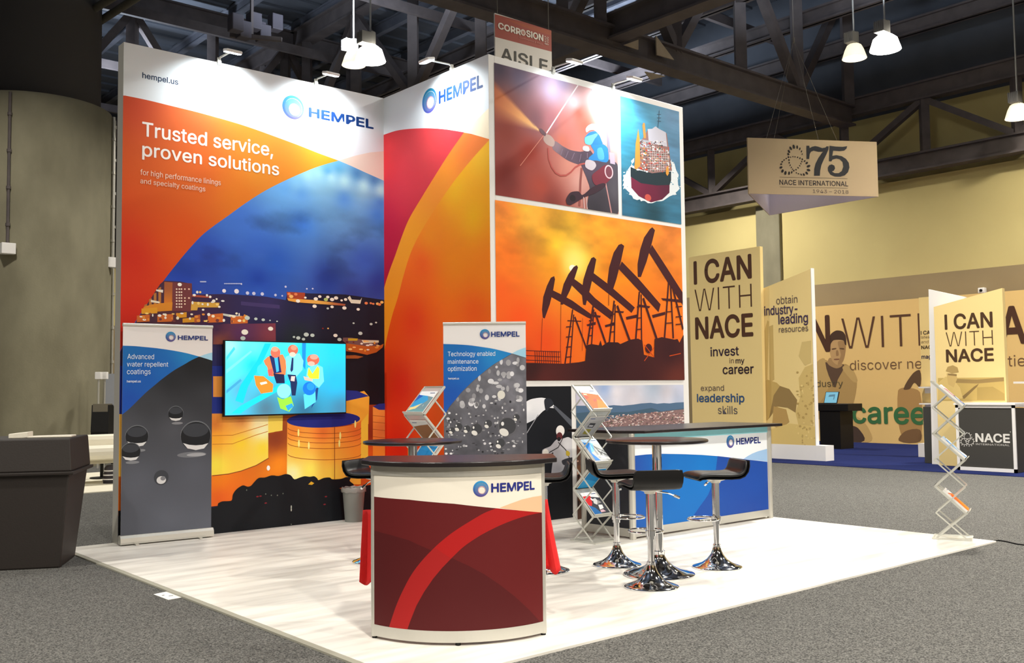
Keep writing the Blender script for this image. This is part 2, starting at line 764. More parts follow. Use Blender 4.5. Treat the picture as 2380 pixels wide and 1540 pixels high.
for p in o.data.polygons:
    z = max(o.data.vertices[v].co.z for v in p.vertices)
    p.material_index = 1 if z < 4.34 else (2 if z > 6.9 else 0)
bm = NB()
box(bm, -20.3, -20, -24, YB, CZ, ZC)
struct('wall_left', bm, wall_band)
bm = NB()
box(bm, -20, XW, -24.3, -24, CZ, ZC)
struct('wall_front', bm, wall_band)
# concrete pilaster on the right wall
bm = NB()
a, b = on_plane(1757, 560, Vector((XW - .12, 0, 0)), Vector((1, 0, 0))), on_plane(1812, 560, Vector((XW - .12, 0, 0)), Vector((1, 0, 0)))
box(bm, XW - .12, XW + .2, b.y, a.y, CZ, 6.8)
tag(struct('pillar_right', bm, concrete, bevel=.03), 'square concrete pilaster on the yellow wall behind the tan panels', 'pillar')

# roof steel: trusses along the hall, the truss over the right wall, joists under the deck


def truss(name, label, p0, p1, zb, zt, n, loc, chord=.42, post=.26):
    t = thing(name, label, 'roof truss', loc, group='roof trusses')
    t['kind'] = 'structure'
    p0, p1 = Vector(p0), Vector(p1)
    for nm, z in (('bottom_chord', zb), ('top_chord', zt)):
        bm = NB()
        beam(bm, p0 + Vector((0, 0, z)), p1 + Vector((0, 0, z)), chord * .8, .05)
        beam(bm, p0 + Vector((0, 0, z + chord)), p1 + Vector((0, 0, z + chord)), chord * .8, .05)
        beam(bm, p0 + Vector((0, 0, z + chord / 2)), p1 + Vector((0, 0, z + chord / 2)), chord * .35, chord)
        obj(nm, bm, STEEL, t)
    for i in range(n + 1):
        q = p0.lerp(p1, i / n)
        bm = NB()
        beam(bm, q + Vector((0, 0, zb + chord)), q + Vector((0, 0, zt)), post, post, (1, 1, 0))
        obj('post', bm, STEEL, t)
        if i < n:
            q2 = p0.lerp(p1, (i + 1) / n)
            z0, z1 = (zb + chord, zt) if i % 2 == 0 else (zt, zb + chord)
            bm = NB()
            beam(bm, q + Vector((0, 0, z0)), q2 + Vector((0, 0, z1)), post * .8, post * .8)
            obj('diagonal', bm, STEEL, t)
    return t


main_truss = truss('roof_truss', 'long dark steel truss running from above the booth towards the yellow wall', (-20, 3.75, 0), (20.4, 3.75, 0), 8.45, 12.3, 17, (-20, 3.75, 8.45), .5)
truss('roof_truss', 'second dark steel truss, farther back behind the bright ceiling lamps', (-20, 17.5, 0), (20.4, 17.5, 0), 8.45, 12.3, 17, (-20, 17.5, 8.45), .5)
truss('roof_truss', 'dark cross truss passing above the white framed photo wall', (11.2, -12, 0), (11.2, 31, 0), 8.7, 12.3, 15, (11.2, -12, 8.7), .5)
truss('roof_truss', 'dark cross truss passing above the concrete column', (-4.5, 4, 0), (-4.5, 31, 0), 8.7, 12.3, 10, (-4.5, 4, 8.7), .5)
truss('roof_truss', 'brown steel truss lying along the top of the yellow wall', (20.55, -14, 0), (20.55, 31, 0), 6.95, 8.75, 20, (20.55, -14, 6.95), .42, .2)
for x, z in ((13.0, 10.6), (15.6, 10.6), (18.2, 10.6), (20.3, 10.4)):
    bm = NB()
    box(bm, x - .12, x + .12, -16, 31, z, z + .05)
    box(bm, x - .12, x + .12, -16, 31, z + .35, z + .4)
    box(bm, x - .03, x + .03, -16, 31, z, z + .4)
    o = obj('roof_purlin', bm, STEEL)
    tag(o, 'brown steel purlin running above the truss chords near the yellow wall', 'purlin', 'purlins', 'structure')
    base_at(o, (x, 7, z))
for i in range(17):
    x = -14 + i * 2.1
    bm = NB()
    box(bm, x - .09, x + .09, -16, 31, ZC - .42, ZC - .37)
    box(bm, x - .09, x + .09, -16, 31, ZC - .1, ZC - .05)
    box(bm, x - .025, x + .025, -16, 31, ZC - .4, ZC - .08)
    o = obj('roof_joist', bm, DKSTEEL)
    tag(o, 'dark steel joist running under the roof deck', 'roof joist', 'roof joists', 'structure')
    base_at(o, (x, 7, ZC - .42))
for i in range(9):                                      # bracing between the trusses, along the hall
    y = -8 + i * 4.6
    bm = NB()
    box(bm, -20, 20.5, y - .06, y + .06, 11.2, 11.45)
    o = obj('roof_brace', bm, STEEL)
    tag(o, 'slim steel brace crossing below the roof joists', 'roof brace', 'roof braces', 'structure')
    base_at(o, (0, y, 11.2))
# pale triangular gusset plates on the long truss
cream = mat('cream_plate', (176, 160, 134), .8, noise=(4, (168, 152, 126)))
gO, gN = Vector((0, 3.52, 0)), Vector((0, -1, 0))
for pts, lb in (([(1451, 104), (1484, 92), (1484, 115)], 'small cream triangular plate above the truss chord, left of the tall one'),
                ([(1525, 83), (1527, 127), (1567, 139)], 'tall cream triangular plate above the truss chord'),
                ([(1500, 166), (1547, 177), (1514, 185)], 'cream triangular plate hanging below the truss chord')):
    q = [on_plane(x, y, gO, gN) for x, y in pts]
    bm = NB()
    A = [bm.verts.new(p) for p in q]
    B = [bm.verts.new(p + Vector((0, .03, 0))) for p in q]
    bm.faces.new(A)
    bm.faces.new(B[::-1])
    for i in range(3):
        bm.faces.new((A[i], A[(i + 1) % 3], B[(i + 1) % 3], B[i]))
    obj('gusset_plate', bm, cream, main_truss, label=lb)
# two parallel pipes in the dark roof above the column
for (a, b), lb in ((((93, 139), (312, -2)), 'lower of two parallel pipes slanting under the dark roof'),
                   (((60, 118), (262, -6)), 'upper of two parallel pipes slanting under the dark roof')):
    bm = NB()
    a, b = on_z(*a, 9.9), on_z(*b, 9.9)
    b = a + (b - a) * 1.5
    cyl(bm, a, b, .085, n=12)
    o = obj('ceiling_pipe', bm, mat('pipe_paint', (84, 80, 70), .7, noise=(5, (76, 72, 62))), smooth=True)
    tag(o, lb, 'pipe', 'roof pipes')
    base_at(o, a)
# loudspeaker cluster hung in the roof
t = thing('speaker_cluster', 'dark cluster of loudspeakers hung under the roof above the first lamp', 'loudspeaker', at_depth(585, 80, 22))
for k, (x, y) in enumerate(((548, 45), (566, 62), (590, 42), (612, 70), (600, 62), (640, 45))):
    c = at_depth(x, y, 22 + .3 * k)
    bm = NB()
    box(bm, c.x - .14, c.x + .14, c.y - .14, c.y + .14, c.z - .28, c.z + .1)
    obj('loudspeaker', bm, mat('speaker_case', (74, 70, 78), .7), t, bevel=.02)
bm = NB()
beam(bm, at_depth(535, 82, 22.4), at_depth(655, 92, 22.4), .09, .09)
c = at_depth(585, 80, 22.4)
beam(bm, c, (c.x, c.y, ZC - .4), .06, .06)
obj('hanger', bm, STEEL, t)

# ------------------------------------------------------------------ high bay lamps
lampglow = mat('lit_lamp_glass', (255, 252, 240), .3, emit=((255, 250, 236), 14))
reflw = mat('lamp_reflector', (222, 214, 190), .35, emit=((255, 240, 205), .55))
ballast = mat('grey_ballast', (120, 118, 114), .5)


def high_bay(px, py, z, label, glow, big=1.0):
    p = on_z(px, py, z)
    t = thing('high_bay_lamp', label, 'ceiling lamp', p, group='high bay lamps')
    bm = NB()
    cyl(bm, p + Vector((0, 0, .62)), (p.x, p.y, ZC - .42), .02, n=10)
    obj('stem', bm, ALU, t, smooth=True)
    bm = NB()
    cyl(bm, p + Vector((0, 0, .3)), p + Vector((0, 0, .6)), .11, n=16)
    box(bm, p.x - .27, p.x - .07, p.y - .12, p.y + .1, p.z + .33, p.z + .55)
    for k in range(6):
        box(bm, p.x - .28, p.x - .06, p.y - .13 + k * .04, p.y - .115 + k * .04, p.z + .32, p.z + .56)
    obj('ballast_box', bm, ballast, t)
    bm = NB()
    prof = [(.10, .34), (.16, .30), (.21, .20), (.255, .06), (.275, 0), (.262, 0), (.24, .06), (.20, .18), (.15, .27), (.0, .29)]
    lathe(bm, [(a * (big if b < .3 else 1), b * (big if b < .25 else 1)) for a, b in prof], p, 32)
    rf = obj('reflector', bm, lampglow if glow else reflw, t, smooth=True)
    bm = NB()
    lathe(bm, [(0, .0), (.06, .02), (.085, .08), (.075, .16), (.04, .24), (0, .27)], p + Vector((0, 0, .02)), 20)
    obj('bulb', bm, lampglow, rf, smooth=True)
    return t


high_bay(822, 152, 9.0, 'bell shaped ceiling lamp above the wall of storage tanks, dimmer of its pair', False)
high_bay(861, 142, 8.3, 'glaring ceiling lamp right beside the bell shaped lamp above the booth', True, 1.15)
high_bay(1986, 136, 9.0, 'bell shaped ceiling lamp on a rod near the right end of the roof', False)
high_bay(2058, 116, 8.5, 'glaring ceiling lamp right of the bell shaped lamp near the yellow wall', True, 1.15)
high_bay(2366, 275, 7.5, 'ceiling lamp hanging at the right edge of the view in front of the yellow wall', False)

# ------------------------------------------------------------------ concrete column on the left
ctr = Vector((2.4, 12.6, 0))
t = thing('concrete_column', 'huge round concrete column rising behind the dark bin', 'column', (2.4, 12.6, CZ))
bm = NB()
lathe(bm, [(0, CZ), (1.56, CZ), (1.56, 7.6), (1.54, 7.65), (0, 7.65)], ctr, 64)
obj('shaft', bm, concrete, t, smooth=True)
bm = NB()
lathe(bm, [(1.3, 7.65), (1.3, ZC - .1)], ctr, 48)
obj('column_neck', bm, mat('dark_steel_neck', (66, 62, 58), .8), t, smooth=True)  # neck has one even colour, darker than the shaft
d = (CAM - ctr)
d.z = 0
d.normalize()
side = Vector((-d.y, d.x, 0))                           # to the left seen from the camera is -side
if side.dot(_r) < 0:
    side = -side
for k, (sx, z0, r) in enumerate(((.972, 4.45, .035), (1.0, 1.8, .03), (-.30, 4.5, .03))):
    a = math.asin(max(-1, min(1, sx * .998)))
    q = ctr + (d * math.cos(a) + side * math.sin(a)) * (1.56 + r)
    bm = NB()
    cyl(bm, (q.x, q.y, z0), (q.x, q.y, 7.6), r, n=10)
    for z in np.arange(z0 + .4, 7.6, .75):
        cyl(bm, (q.x, q.y, z - .03), (q.x, q.y, z + .03), r * 1.5, n=10)
    obj('conduit', bm, ALU if k < 2 else STEEL, t, smooth=True)
    bm = NB()
    if k != 1:
        box(bm, q.x - .13, q.x + .13, q.y - .13, q.y + .06, z0 - .2, z0 + .02)
        obj('junction_box', bm, WHITEM, t, bevel=.01)

# ================================================================== THE BOOTH
LA, LB, LC, HW = 3.1578, 2.056, 3.2319, 5.107
bfl = mat('white_wood_plank_floor', (228, 225, 217), .42, spec=.4, noise=(2.0, (192, 188, 180), (.5, 3.6, 1), (.42, .72)), bump=(50, .03))
bm = NB()
box(bm, -.4607, 6.2625, -5.865, .1353, CZ, 0)
o = struct('floor_booth', bm, bfl)
tag(o, 'pale whitewashed plank floor laid under the whole booth', 'floor')
bm = NB()
box(bm, -.505, -.4607, -5.865, .1353, CZ, -.002)
struct('trim_1', bm, mat('grey_edge_strip', (150, 148, 134), .7))

# ---- left tall wall: night view of storage tanks
pA = Print((0, -.0015, 0), (1, 0, 0), (0, -1, 0), LA, HW)
tA = thing('display_wall', 'tall booth wall printed with storage tanks at night and an orange headline', 'display wall', (LA / 2, .08, 0))
bm = NB()
box(bm, 0, LA, 0, .16, 0, HW)
obj('frame', bm, ALU, tA)
pA.rect((232, 235, 238))


def cloud(u, v, c):
    n = fbm(u * 1.6, v * 3.2, 1.0, 3, 5)
    m = np.clip((v - 2.7) / .3, 0, 1) * np.clip((3.75 - v) / .4, 0, 1) * np.clip((n - .5) * 5, 0, 1)
    c = c * (1.1 - .24 * m[:, None])
    return c * (.95 + .1 * fbm(u * 2, v * 7, 1, 9, 3)[:, None])


arc1 = cr([(291, 222), (340, 232), (394, 245), (460, 261), (529, 280), (580, 296), (633, 315), (690, 336), (738, 355), (787, 373)])
arc1b = cr([(787, 373), (815, 385), (850, 401), (895, 421)])
arc2 = cr([(787, 373), (755, 382), (723, 393), (670, 416), (618, 442), (572, 471), (529, 502), (498, 524), (469, 547), (438, 580), (409, 615), (381, 651), (345, 702), (314, 748), (294, 786), (278, 818), (262, 850)])
pA.poly([(200, 222)] + arc1 + arc2[1:] + [(200, 860)],
        pA.idw([(300, 240, (206, 72, 36)), (300, 600, (212, 46, 20)), (300, 740, (208, 38, 18)), (450, 400, (224, 100, 32)), (420, 560, (228, 84, 16)), (600, 400, (226, 138, 34)), (760, 370, (236, 172, 40)), (560, 460, (230, 122, 24)), (460, 290, (216, 96, 36)), (620, 330, (226, 142, 40))]), .12)
pA.poly(arc1b + [(930, 352), (895, 351), (860, 354), (828, 361)], (236, 214, 198))
photo = arc2[::-1] + arc1b[1:] + [(930, 1300), (262, 1300)]
pA.poly(photo, pA.idw([(787, 390, (88, 160, 202)), (762, 396, (90, 160, 205)), (740, 406, (150, 202, 222)), (718, 410, (150, 202, 222)), (770, 412, (164, 210, 222)), (800, 420, (168, 212, 222)), (845, 432, (168, 212, 222)), (885, 442, (168, 212, 220)), (830, 404, (74, 132, 186)), (870, 418, (74, 128, 182)), (690, 426, (120, 182, 224)), (660, 438, (96, 160, 222)), (700, 452, (92, 152, 216)), (800, 462, (84, 142, 212)), (885, 474, (78, 132, 206)), (880, 500, (70, 128, 208)), (700, 520, (58, 118, 208)), (550, 520, (60, 108, 196)), (600, 590, (50, 96, 190)),
                       (480, 600, (40, 72, 172)), (640, 610, (36, 88, 186)), (850, 610, (56, 92, 188)), (430, 640, (30, 62, 160)), (600, 650, (24, 64, 164)), (880, 660, (42, 58, 150)), (760, 650, (36, 66, 160)),
                       (600, 676, (38, 82, 180)), (480, 676, (40, 72, 168)), (820, 690, (45, 60, 140)), (600, 800, (25, 28, 60))], 2.6, cloud), .05)
# the dark shore and what lies on it
z2, z3, z6, zt = ZM(270, 620, .13638), ZM(560, 620, .142857), ZM(260, 620, .29876), ZM(490, 940, .20128)
pA.poly([(372, 660), (381, 652), (420, 654), (446, 660), (447, 684), (520, 683), (560, 685), (617, 689), (664, 697), (668, 680), (710, 681), (803, 684), (895, 697), (895, 1300), (262, 1300), (262, 850), (320, 740)],
        pA.idw([(700, 720, (30, 32, 72)), (620, 705, (54, 46, 102)), (580, 720, (50, 42, 92)), (800, 760, (26, 30, 48)), (860, 880, (20, 19, 26)), (600, 760, (30, 30, 72)), (690, 780, (28, 42, 48)), (480, 745, (66, 36, 74)), (400, 740, (90, 48, 56)), (820, 820, (20, 20, 30)), (450, 860, (24, 36, 110)), (700, 1000, (60, 30, 20))]), .12)
pA.poly(z3([(0, 560), (200, 580), (630, 620), (630, 680), (300, 650), (0, 620)]), (70, 58, 112))
pA.poly(z2([(820, 250), (1290, 280), (1280, 760), (820, 740)]), (118, 58, 62))
pA.poly(z2([(820, 255), (960, 265), (950, 745), (815, 740)]), pA.idw([(385, 660, (165, 92, 56)), (390, 715, (226, 132, 40))]), .1)
for xx in (720, 640, 560, 480):
    pA.poly(z2([(xx, 360 + (720 - xx) * 1.2), (xx + 45, 340 + (720 - xx) * 1.2), (xx + 45, 760), (xx, 760)]), (186, 120, 60))
pA.poly(z2([(680, 385), (800, 390), (795, 440), (680, 410)]), (240, 232, 220))
pA.poly(z2([(590, 560), (740, 590), (740, 620), (590, 600)]), (240, 225, 200))
pA.poly(z2([(740, 620), (960, 600), (950, 745), (430, 780), (470, 680), (600, 640)]), (222, 140, 40))
it = []
for r, y in enumerate((378, 430, 480, 530, 580, 632, 682)):
    for x in (1030, 1075, 1112):
        it.append((*z2([(x, y)])[0], 2.0, 1.9, (250, 226, 206)))
    if r in (0, 3, 4, 5):
        it.append((*z2([(1170, y)])[0], 2.0, 1.8, (250, 220, 190)))
    if r in (0, 3):
        it.append((*z2([(1240, y)])[0], 2.4, 2, (250, 205, 180)))
it.append((*z2([(1082, 300)])[0], 5, 4.2, (255, 250, 240)))
pA.specks(it)
pA.poly(z2([(1280, 590), (1450, 600), (1760, 610), (1750, 690), (1390, 690), (1380, 740), (1270, 740)]), (222, 170, 70))
pA.poly(z2([(1290, 470), (1480, 490), (1630, 500), (1620, 530), (1290, 510)]), (176, 80, 60))
pA.poly(z2([(1800, 790), (2000, 820), (2273, 850), (2273, 890), (2000, 870), (1800, 820)]), (206, 214, 206))
for a in ((430, 690, 700, 790), (700, 800, 970, 930), (1030, 770, 1200, 860), (1330, 810, 1430, 940), (1560, 790, 1820, 940), (1950, 830, 2240, 960), (350, 810, 570, 930), (1130, 860, 1330, 940)):
    x0, y0, x1, y1 = a
    pA.poly(z2([(x0, y0 + 20), (x1, y0), (x1, y1), (x0, y1 + 10)]), random.choice([(214, 110, 46), (228, 158, 40), (190, 96, 50), (226, 184, 90)]))
rnd = random.Random(3)
it = []
for k in range(46):
    x, y = rnd.uniform(400, 2240), rnd.uniform(790, 930)
    it.append((*z2([(x, y)])[0], rnd.uniform(1.5, 5), rnd.uniform(1.5, 4), rnd.choice([(255, 244, 214), (252, 214, 120), (236, 150, 60), (120, 60, 60), (255, 250, 240)])))
for x, y in ((1300, 610), (1400, 620), (1470, 635), (1560, 640), (1640, 600), (1720, 640), (1545, 485), (1600, 510), (1660, 580), (1710, 548), (1815, 580), (1755, 680), (1380, 430), (1430, 430), (1480, 730), (1330, 480)):
    it.append((*z2([(x, y)])[0], rnd.uniform(2, 4.5), rnd.uniform(2, 4), rnd.choice([(255, 250, 236), (250, 216, 130), (240, 240, 235)])))
for x, y, r in ((1838, 408, 4.5), (2050, 415, 5.5), (2236, 443, 3.5)):
    it.append((*z2([(x, y)])[0], r, r, (250, 246, 255)))
for x, y, r in ((105, 425, 4), (208, 432, 4), (345, 440, 4), (560, 458, 3), (670, 470, 2), (725, 322, 2.5), (1070, 356, 2), (1165, 354, 2), (5, 278, 2)):
    it.append((*z3([(x, y)])[0], r, r, (215, 220, 250)))
for x in range(1440, 1540, 20):
    it.append((*z2([(x, 252)])[0], 2.2, 1.5, (190, 200, 235)))
for x in range(1850, 2140, 28):
    it.append((*z2([(x, 285)])[0], 2.0, 1.6, (170, 185, 230)))
pA.specks(it)
# far shore on the right
pA.poly(z3([(740, 405), (1040, 420), (1040, 520), (760, 540)]), (176, 70, 40))
pA.poly(z3([(750, 510), (900, 520), (1200, 540), (1450, 570), (1700, 605), (1690, 632), (1300, 605), (900, 575), (770, 550)]), pA.idw([(680, 695, (240, 170, 70)), (745, 702, (246, 190, 90)), (795, 708, (180, 96, 66))]), .1)
pA.poly(z3([(1730, 500), (1770, 470), (1800, 530), (1940, 540), (1965, 500), (1940, 600), (1790, 590)]), (238, 236, 216))
it = []
for x, y, r, c in ((780, 440, 4, 0), (815, 480, 5, 1), (890, 445, 4, 0), (925, 555, 5, 2), (1045, 500, 3, 2), (1215, 520, 5, 2), (1280, 482, 4, 2), (1410, 490, 4, 2), (1380, 530, 5, 3), (1480, 530, 5, 2), (1545, 505, 5, 2), (1635, 545, 3, 2), (1700, 530, 4, 2), (1195, 640, 5, 2), (1480, 650, 4, 2), (1680, 668, 5, 2), (1905, 690, 4, 2), (2035, 590, 4, 0), (2110, 590, 3, 0), (2150, 600, 3, 0), (2220, 600, 4, 1), (2290, 575, 4, 1), (2250, 610, 4, 0), (1410, 675, 3, 4), (1830, 915, 2.5, 4), (2115, 930, 3.5, 4), (2195, 905, 2.5, 4), (1415, 1000, 2.2, 1), (1330, 1000, 2, 5), (1940, 1080, 5, 4), (1060, 1100, 6, 4), (1160, 1112, 5, 4), (930, 1155, 5, 4), (1015, 1175, 4, 4), (1535, 1115, 5, 2), (1600, 1180, 5, 4), (860, 1140, 3, 4), (480, 1005, 6, 2), (60, 1060, 8, 2), (30, 1160, 6, 4), (240, 845, 4, 4), (100, 830, 6, 4), (360, 860, 4, 4), (470, 870, 2, 4), (585, 885, 2, 4)):
    it.append((*z3([(x, y)])[0], r, r * .8, [(240, 140, 90), (250, 200, 120), (255, 252, 240), (190, 215, 130), (205, 222, 216), (170, 50, 40)][c]))
# purple shed, boat
pA.poly([(495, 757), (520, 752), (575, 752), (640, 751), (641, 800), (495, 800)], pA.idw([(500, 765, (62, 32, 72)), (560, 775, (92, 48, 96)), (635, 790, (140, 62, 76)), (510, 795, (150, 80, 60))]), .1)
pA.poly(z3([(1700, 1240), (2230, 1290), (2320, 1250), (2300, 1310), (2200, 1390), (2050, 1430), (1870, 1390), (1710, 1370)]), (196, 98, 34))
pA.poly(z3([(1660, 1150), (1800, 1150), (1950, 1180), (2200, 1190), (2240, 1280), (2050, 1290), (1700, 1240), (1650, 1200)]), (120, 86, 84))
pA.poly(z3([(1740, 1160), (1900, 1165), (1890, 1200), (1740, 1200)]), (206, 170, 40))
pA.poly(z3([(1960, 1190), (2240, 1195), (2240, 1230), (1990, 1240)]), (226, 222, 190))
for k in range(16):
    it.append((*z3([(rnd.uniform(1710, 2240), rnd.uniform(1200, 1400))])[0], rnd.uniform(2, 5), rnd.uniform(1.5, 3), rnd.choice([(240, 236, 225), (236, 160, 60), (120, 40, 40), (250, 200, 120)])))
pA.specks(it)
pA.poly(z3([(1700, 1440), (1850, 1435), (1990, 1460), (1900, 1490), (1700, 1490)]), (170, 92, 40))
# ground between the tanks, tanks
pA.gain = 1.2
pA.poly([(262, 940), (895, 940), (895, 1135), (262, 1200)], pA.idw([(505, 1110, (206, 112, 20)), (510, 1160, (196, 84, 24)), (640, 1020, (120, 52, 26)), (650, 1080, (216, 126, 24)), (860, 1010, (120, 42, 20)), (862, 1050, (196, 84, 22))]), .1)
pA.poly([(262, 850), (523, 850), (523, 962), (262, 962)], (26, 40, 116))
pA.poly([(495, 874), (520, 874), (520, 922), (495, 922)], (198, 128, 56))
pA.poly([(262, 962), (262, 1107), (493, 1104), (530, 1100), (560, 1093), (595, 1080), (623, 1064), (623, 960)], pA.idw([(500, 985, (186, 106, 42)), (560, 975, (182, 112, 56)), (600, 990, (224, 202, 160)), (500, 1020, (220, 150, 40)), (560, 1030, (236, 182, 44)), (500, 1080, (246, 200, 66)), (610, 1040, (236, 190, 50)), (610, 1000, (240, 226, 180))]), .06)
pA.poly([(623, 962), (657, 962), (656, 1000), (623, 1006)], (226, 190, 80))
for ys in ((1032, 1016), (1012, 1000)):
    pA.line([(493, ys[0]), (540, ys[0] - 1), (590, ys[1] - 4), (622, ys[1] - 14)], 1.6, (176, 112, 36))
pA.line([(493, 1105), (530, 1101), (560, 1094), (595, 1081), (624, 1064)], 2, (120, 60, 24))
pA.line([(625, 1008), (640, 1004), (657, 1002)], 3, (136, 60, 22))
pA.poly([(802, 918), (846, 908), (858, 922), (856, 985), (802, 985)], (222, 158, 52))
pA.poly([(802, 906), (830, 908), (857, 920), (802, 932)], (34, 46, 128))
pA.poly([(836, 985), (855, 960), (855, 1110), (836, 1110)], (236, 180, 60))
pA.poly([(866, 945), (930, 938), (930, 1070), (866, 1068)], pA.idw([(870, 960, (216, 140, 60)), (890, 1000, (186, 104, 52)), (872, 1060, (210, 130, 40))]), .1)
pA.poly([(866, 944), (880, 938), (930, 934), (930, 952), (880, 952)], (36, 46, 124))
for yy in (965, 980, 997, 1014):
    pA.line([(866, yy), (895, yy + 3)], 1.2, (150, 80, 40))
body = [(667, 978)] + [(753.5 - 85 * math.cos(PI * i / 12), 975 + 18 * math.sin(PI * i / 12)) for i in range(13)] + [(838, 1125), (666, 1125)]
pA.poly(body, pA.idw([(680, 1000, (206, 122, 44)), (750, 1005, (204, 106, 44)), (830, 1000, (196, 96, 40)), (690, 1050, (236, 176, 62)), (760, 1050, (224, 148, 48)), (830, 1050, (218, 134, 44)), (680, 1100, (250, 226, 160)), (720, 1090, (246, 206, 84)), (770, 1100, (240, 180, 66)), (830, 1100, (228, 160, 56))]), .06)
for k, dy in enumerate((15, 26, 37, 50, 76)):
    pA.line([(753.5 - 85 * math.cos(PI * i / 14), 979 + dy + 13 * math.sin(PI * i / 14)) for i in range(15)], 1.5, (150, 76, 30))
pA.line([(777, 990), (777, 1113)], 1.6, (120, 56, 28))
pA.oval(753.5, 975, 85, 18, (26, 38, 122), 40)
for x, y in ((693, 1005), (694, 1030), (717, 1035), (790, 1012), (788, 1030), (825, 985)):
    pA.oval(x, y, 2.2, 9, (250, 216, 130), 10)
pA.oval(623, 1087, 4, 6, (255, 244, 210), 12)
pA.gain = 1.0
bush = cr(zt([(-1200, 1230), (-400, 1190), (30, 1190), (80, 1140), (130, 1115), (200, 1112), (240, 1100), (250, 1040), (280, 990), (320, 955), (370, 930), (420, 945), (460, 935), (500, 890), (550, 845), (620, 840), (700, 815), (780, 822), (860, 800), (920, 815), (960, 860), (1020, 842), (1080, 825), (1140, 832), (1190, 825), (1225, 850), (1240, 870), (1300, 845), (1370, 840), (1400, 860), (1500, 855), (1560, 835), (1610, 845), (1600, 880), (1650, 925), (1590, 945), (1480, 965), (1640, 990), (1800, 930), (2100, 900), (2100, 900)]), 3) + zt([(2100, 1700), (-1200, 1700)])
pA.poly(bush, (13, 18, 25))
for x, y in ((1150, 905),):
    pA.poly(zt([(x - 30, y + 15), (x + 5, y - 20), (x + 40, y), (x + 15, y + 20)]), (220, 170, 40))
it = []
for x, y, c in ((535, 1060, 0), (570, 1055, 0), (630, 1135, 0), (1325, 1060, 0), (1310, 1150, 0), (695, 1045, 1), (765, 1045, 1), (630, 1030, 1), (830, 1025, 1), (925, 1180, 2), (925, 1210, 2), (925, 1380, 1), (410, 985, 1)):
    it.append((*zt([(x, y)])[0], 3 if c == 0 else 1.3, 1.6 if c < 2 else 4, [(130, 36, 46), (110, 120, 110), (200, 205, 195)][c]))
pA.specks(it)
gA = pA.build('printed_graphic', tA)

pL = Print((0, -.0025, 0), (1, 0, 0), (0, -1, 0), LA, HW)
pL.text('hempel.us', (331, 183), (414, 195), (34, 60, 92), .012, (331, 168))
pL.text('Trusted service,', (331, 316), (634, 362), (250, 240, 232), .012, (331, 283))
pL.text('proven solutions', (331, 364), (648, 405), (250, 240, 232), .012, (331, 331))
pL.text('for high performance linings', (326, 404), (513, 432), (246, 214, 190), .004, (326, 393))
pL.text('and specialty coatings', (326, 425), (477, 445), (246, 214, 190), .004, (326, 414))
pL.build('lettering', gA)
pL = Print((0, -.0025, 0), (1, 0, 0), (0, -1, 0), LA, HW)
pL.logo((681.5, 249.5), 27.5, (719, 272), (867, 297.5), (719, 250), (8, 52, 112), ((16, 130, 160), (70, 80, 170), (190, 110, 200)))
pL.build('logo', gA)

# ---- short wall at right angles: red and yellow sweeps
pB = Print((LA - .0015, 0, 0), (0, -1, 0), (-1, 0, 0), LB, HW)
tB = thing('display_wall', 'narrow booth wall printed with red, orange and yellow sweeps', 'display wall', (LA + .04, -LB / 2, 0))
bm = NB()
box(bm, LA, LA + .08, -LB, -.001, 0, HW)
obj('frame', bm, WHITEM, tB)
pB.rect((234, 237, 240))
pB.gain = 1.12
top = cr([(860, 325), (895, 312), (924, 303), (958, 299), (993, 298), (1030, 300), (1058, 304), (1095, 311), (1150, 327)])
c1 = cr([(1078, 308), (1043, 358), (1010, 410), (978, 462), (950, 510), (932, 555), (918, 595), (905, 630), (893, 668), (880, 720)])
c2 = cr([(1140, 322), (1100, 366), (1060, 415), (1028, 460), (1000, 503), (972, 550), (953, 592), (938, 640), (925, 690), (911, 735), (898, 790), (885, 860)])
pB.poly(top + [(1160, 1330), (860, 1330)], pB.idw([(900, 330, (196, 44, 50)), (1000, 330, (206, 56, 60)), (950, 420, (198, 44, 56)), (900, 560, (176, 20, 48)), (920, 650, (164, 18, 44))]), .15)
pB.poly(c1 + c2[::-1], pB.idw([(1090, 330, (214, 110, 44)), (1030, 420, (230, 136, 34)), (960, 540, (238, 142, 22)), (905, 700, (228, 134, 24))]), .15)
pB.poly(c2 + [(885, 1330), (1160, 1330), (1160, 322)], pB.idw([(1120, 360, (228, 172, 30)), (1060, 440, (238, 168, 14)), (1100, 500, (252, 166, 0)), (1000, 540, (240, 130, 12)), (980, 620, (226, 88, 14)), (1060, 600, (246, 128, 6)), (1130, 620, (244, 122, 8)), (960, 750, (212, 56, 14)), (1100, 730, (228, 88, 10)), (930, 900, (196, 34, 10)), (1020, 900, (206, 78, 10)), (930, 1040, (184, 24, 8)), (1000, 1040, (196, 70, 12))]), .12)
pB.poly([(1150, 240), (1133, 254), (1110, 276), (1088, 299), (1078, 308), (1095, 311), (1150, 327)], (230, 212, 184))
gB = pB.build('printed_graphic', tB)
pL = Print((LA - .0025, 0, 0), (0, -1, 0), (-1, 0, 0), LB, HW)
pL.logo((998, 234), 28.5, (1021, 239), (1121, 203), (1021, 213), (8, 52, 112), ((16, 130, 160), (70, 80, 170), (190, 110, 200)))
pL.build('logo', gB)

# ---- right tall wall: white with five photographs
YC = -LB
tC = thing('display_wall', 'tall white framed booth wall carrying five large photographs', 'display wall', (LA + LC / 2, YC + .06, 0))
bm = NB()
box(bm, LA + .081, LA + LC, YC, YC + .12, 0, HW)
obj('panel', bm, WHITEM, tC, bevel=.006)


